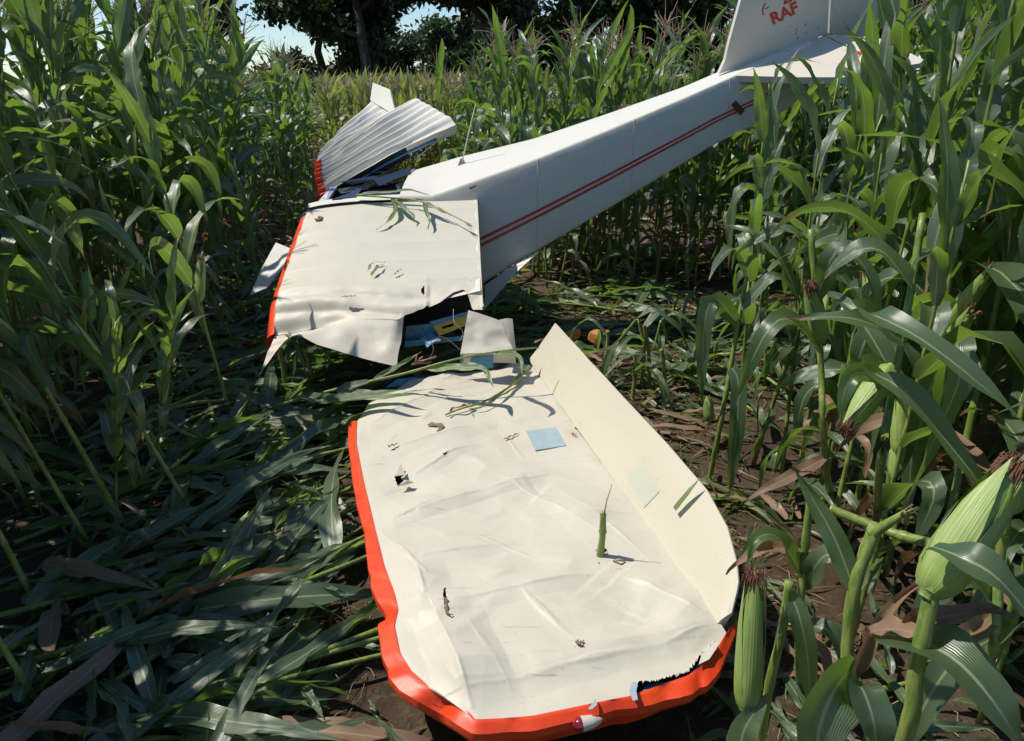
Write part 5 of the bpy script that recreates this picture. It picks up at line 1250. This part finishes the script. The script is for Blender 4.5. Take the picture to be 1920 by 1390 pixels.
# --- flattened corn in the swath: whole fallen plants, single leaves, fine litter
wpoly = np.vstack([outer[:, :2], hA[:2], BRK[::-12][:, :2]])
def over_wing(V): return bool((inpoly(V[:, 0], V[:, 1], wpoly) & (V[:, 2] > .10)).any())
FLAT_ME = LEAF_ME['flat']; FLATD = DRY_ME['flat']
fstalk = []
for k in range(4):
    r = np.random.default_rng(700 + k); n = 16; xs_ = np.linspace(0, r.uniform(1.3, 1.8), n)
    P_ = np.stack([xs_, .10 * np.sin(xs_ * r.uniform(1, 2.4)) * r.choice([-1, 1]), .035 + .03 * np.abs(np.sin(xs_ * 2.2))], 1)
    fstalk.append((P_, make_mesh('stalk', *(lambda VF: (VF[0], fixq(VF[1])))(tube(P_, np.linspace(.0135, .006, n), 7)), M['stalk'])))
def where(x, y):
    u, v, d = proj(np.array([x, y, .05]))
    if v > 1150: return 'in the bottom left corner' if u < 330 else ('at the bottom beside the red wing tip' if u < 1300 else 'under the big ears at the bottom right')
    if v > 900: return 'at the left edge below the standing corn' if u < 230 else ('midway between the left corn and the near wing' if u < 520 else ('close along the red leading edge' if u < 900 else 'at the foot of the corn right of the aileron'))
    if v > 740: return 'at the foot of the standing corn on the left' if u < 400 else ('near the upper red corner of the near wing' if u < 900 else 'on the bare soil beside the aileron')
    if u < 900: return 'below the torn inner wing'
    return 'under the tail boom' if v < 600 else 'on the soil behind the aileron peak'
def fallen_plant(base, az, k, label, group, tilt=0.0, s=1.0):
    r = np.random.default_rng(900 + k); P_, me = fstalk[k % 4]
    t = thing('fallen_corn_plant', tuple(map(float, base)), label, 'corn plant', group); t.rotation_euler = (0, -tilt, az); t.scale = (s, s, s)
    root_m = Matrix.LocRotScale(Vector(base), t.rotation_euler, t.scale)
    obj('stalk', me, t)
    for j in range(9):
        i = 2 + int(j * 1.4); i = min(i, len(P_) - 2); vi = int(r.integers(0, 12))
        mt = Matrix.Translation(Vector(P_[i])) @ Matrix.Rotation(R(r.choice([-1, 1]) * r.uniform(6, 42)), 4, 'Z') @ Matrix.Rotation(R(r.normal(0, 22)), 4, 'X') @ Matrix.Rotation(R(r.uniform(-10, 4)), 4, 'Y') @ Matrix.Scale(r.uniform(.85, 1.15), 4)
        if over_wing(xf(HI['flat'][vi][0], root_m @ mt)): continue
        obj('leaf', (FLATD if r.random() < .06 else FLAT_ME)[vi], t, matrix=mt)
FL = [((-20, 1330), 35), ((60, 1260), 30), ((150, 1385), 28), ((230, 1200), 40), ((90, 1120), 55), ((300, 1330), 30), ((30, 1030), 50), ((250, 1080), 48), ((380, 1180), 42), ((170, 960), 60),
      ((330, 960), 58), ((420, 1060), 50), ((280, 860), 35), ((420, 900), 30), ((520, 980), 45), ((380, 800), 25), ((480, 830), 12), ((560, 880), 60), ((440, 1290), 25), ((560, 1130), 65),
      ((330, 760), 20), ((470, 770), 5), ((560, 790), -5), ((-60, 1180), 30), ((200, 1300), 50), ((120, 1240), 20), ((500, 740), 8), ((620, 760), 20)]
for k, (b_, az) in enumerate(FL):
    B3 = atZ(*b_, .02); d = R(az) + rng.normal(0, .1)
    fallen_plant((B3[0], B3[1], .01 + .02 * rng.random()), d, k, 'flattened corn plant ' + where(B3[0], B3[1]), 'flattened corn plants ' + where(B3[0], B3[1]), rng.uniform(0, .05), rng.uniform(.8, 1.05))
FR = [((1090, 560), 10), ((1180, 590), 170), ((1250, 610), 30), ((1300, 560), 150), ((1150, 660), 200), ((1260, 680), -20), ((1230, 740), 60), ((1330, 660), 110), ((1000, 560), 20), ((1060, 480), 0), ((1200, 500), 20), ((1300, 480), 170), ((1420, 780), 120), ((960, 620), -10)]
for k, (b_, az) in enumerate(FR):
    B3 = atZ(*b_, .02)
    fallen_plant((B3[0], B3[1], .01), R(az), 40 + k, 'flattened corn plant ' + where(B3[0], B3[1]), 'flattened corn plants ' + where(B3[0], B3[1]), 0, rng.uniform(.6, .9))
wpoly = np.vstack([outer[:, :2], hA[:2], BRK[::-12][:, :2]])
def scatter(n, box, dens, seed):
    r = np.random.default_rng(seed); out_ = []
    while len(out_) < n:
        x, y = r.uniform(box[0], box[1]), r.uniform(box[2], box[3])
        if standing(x, y) and r.random() > .25: continue
        if inpoly(np.array(x), np.array(y), wpoly): continue
        if r.random() > dens(x, y): continue
        out_.append((x, y))
    return out_
def dens_leaf(x, y):
    le = np.interp(y, [1.65, 3.6], [-.36, -.85])
    if y < 3.4 and le - .32 < x < le + .1: return .22
    if y > 6.6: return .5
    if x < .0: return 1.0
    return .9 if y < 3.4 else .6
sv, sf, su, sr, nvt = {}, {}, {}, {}, {}
cand = scatter(5800, (-3.4, 3.4, .9, 12), dens_leaf, 21)
seen = []
for j, (x, y) in enumerate(cand):
    u, v, d = proj(np.array([x, y, .05])); seen.append(math.hypot(x, y) if (0 < u < 1920 and 0 < v < 1390) else 99)
single = set(int(i) for i in np.argsort(seen)[:150])
for j, (x, y) in enumerate(cand):
    r = rng; vi = int(r.integers(0, 12)); left = x < 0
    az = (R(40) + r.normal(0, .75)) if left and r.random() < .55 else r.uniform(0, 6.28)
    z = r.uniform(.01, .11) if left else r.uniform(.005, .04); s = r.uniform(.22, .95) if left else r.uniform(.15, .6)
    m0 = Matrix.Translation((x, y, z)) @ Matrix.Rotation(az, 4, 'Z') @ Matrix.Rotation(r.normal(.05, .12), 4, 'Y') @ Matrix.Rotation(r.normal(0, .5), 4, 'X') @ Matrix.Scale(s, 4)
    if j not in single and r.random() < .5: m0 = m0 @ Matrix.Diagonal((r.uniform(.5, 1.1), r.uniform(.15, .4), .6, 1))
    dry = r.random() < (.6 if y > 7 else (.05 if left and j in single else .14 if left else .25))
    if over_wing(xf(FAR['flat'][vi][0], m0)): continue
    if j in single:
        o = obj('fallen_leaf', (FLATD if dry else FLAT_ME)[vi], matrix=m0, cat='leaf')
        side = 'left of the near wing' if left else 'right of the aileron'
        o['label'] = ('dry brown' if dry else 'green') + ' corn leaf lying loose ' + where(x, y); o['group'] = ('dry' if dry else 'green') + ' loose corn leaves ' + where(x, y)
    else:
        V, F, UV = LO['flat'][vi]; add_stuff('dry' if dry else ('farleaf' if r.random() < .22 else 'leaf'), xf(V, m0), F, UV, r.random())
# snapped lengths of stalk lying on the leaves
piece = []
for k in range(4):
    r = np.random.default_rng(60 + k); L = r.uniform(.25, .6); q = np.linspace(0, 1, 9)
    P_ = np.stack([L * q, .02 * np.sin(q * 4 + k), .012 * np.sin(q * 3.1)], 1); rad = .0115 * (1 - .2 * q) * (1 + .2 * (np.arange(9) % 4 == 0))
    V, F = tube(P_, rad, 7); piece.append(make_mesh('stalk_piece', V, fixq(F), M['stalk' if k % 2 else 'stalk_dry']))
for k, (x, y) in enumerate(scatter(70, (-2.4, 2.6, 1.5, 7.5), lambda x, y: 1.0 if x < 0 else .5, 77)):
    m0 = Matrix.Translation((x, y, rng.uniform(.06, .15) if x < 0 else .02)) @ Matrix.Rotation(R(40) + rng.normal(0, .9), 4, 'Z') @ Matrix.Rotation(rng.normal(0, .1), 4, 'Y')
    if over_wing(xf(np.array([[0, 0, .1], [.3, 0, .1], [.6, 0, .1]]), m0)): continue
    obj('stalk_piece', piece[k % 4], matrix=m0, label='snapped length of corn stalk on the trampled leaves ' + ('left of the wings' if x < 0 else 'right of the aileron'), cat='corn stalk', group='snapped stalk pieces ' + ('left' if x < 0 else 'right'))
lit = thing('leaf_litter', (0, 4, 0), 'trampled green corn leaves covering the ground around the wreck', 'leaf litter'); lit['kind'] = 'stuff'
for key in sv:
    o = part({'leaf': 'litter_leaves', 'farleaf': 'pale_litter_leaves'}.get(key, 'dry_litter_leaves'), np.concatenate(sv[key]), np.concatenate(sf[key]), M[key], lit, np.concatenate(su[key]), rnd=np.concatenate(sr[key])); o['kind'] = 'stuff'
# clods of soil
r = np.random.default_rng(91); base_v = np.array([(1, 0, 0), (-1, 0, 0), (0, 1, 0), (0, -1, 0), (0, 0, 1), (0, 0, -1)], float); base_f = np.array([(0, 2, 4), (2, 1, 4), (1, 3, 4), (3, 0, 4), (2, 0, 5), (1, 2, 5), (3, 1, 5), (0, 3, 5)])
ps = []
for (x, y) in scatter(3500, (-2.8, 3.2, .9, 8), lambda x, y: 1.0 if x > 0 else .5, 92):
    sz = .004 + .016 * r.random() ** 3; V_ = base_v * sz * r.uniform(.6, 1.3, (6, 3)); a_ = r.uniform(0, 6.28)
    V_[:, :2] = V_[:, :2] @ np.array([[math.cos(a_), -math.sin(a_)], [math.sin(a_), math.cos(a_)]]); ps.append((V_ + np.array([x, y, float(ground_h(np.array(x), np.array(y))) + sz * .3]), base_f))
V, F = cat(ps); obj('soil_clods', make_mesh('soil_clods', V, F, M['soil']), label='small crumbly brown clods scattered over the bare soil', cat='soil clods', kind='stuff')
# straw and root fibres on the soil
ps = []
r = np.random.default_rng(33)
for (x, y) in scatter(9000, (-2.8, 3.2, .9, 12), lambda x, y: 1.0, 34):
    a_ = r.uniform(0, 6.28); L = r.uniform(.02, .10) * (1 if r.random() < .8 else 2.2); d = np.array([math.cos(a_), math.sin(a_), 0]); z = float(ground_h(np.array(x), np.array(y)))
    p0 = np.array([x, y, z + .004]); ps.append(tube([p0, p0 + d * L * .5 + np.array([0, 0, r.uniform(.002, .02)]), p0 + d * L + np.array([d[1], -d[0], 0]) * L * .2], r.uniform(.0012, .0028), 3, False))
V, F = cat(ps); o = obj('straw_litter', make_mesh('straw_litter', V, F, M['twig']), label='fine tan straw and root fibres strewn over the brown soil', cat='straw', kind='stuff')
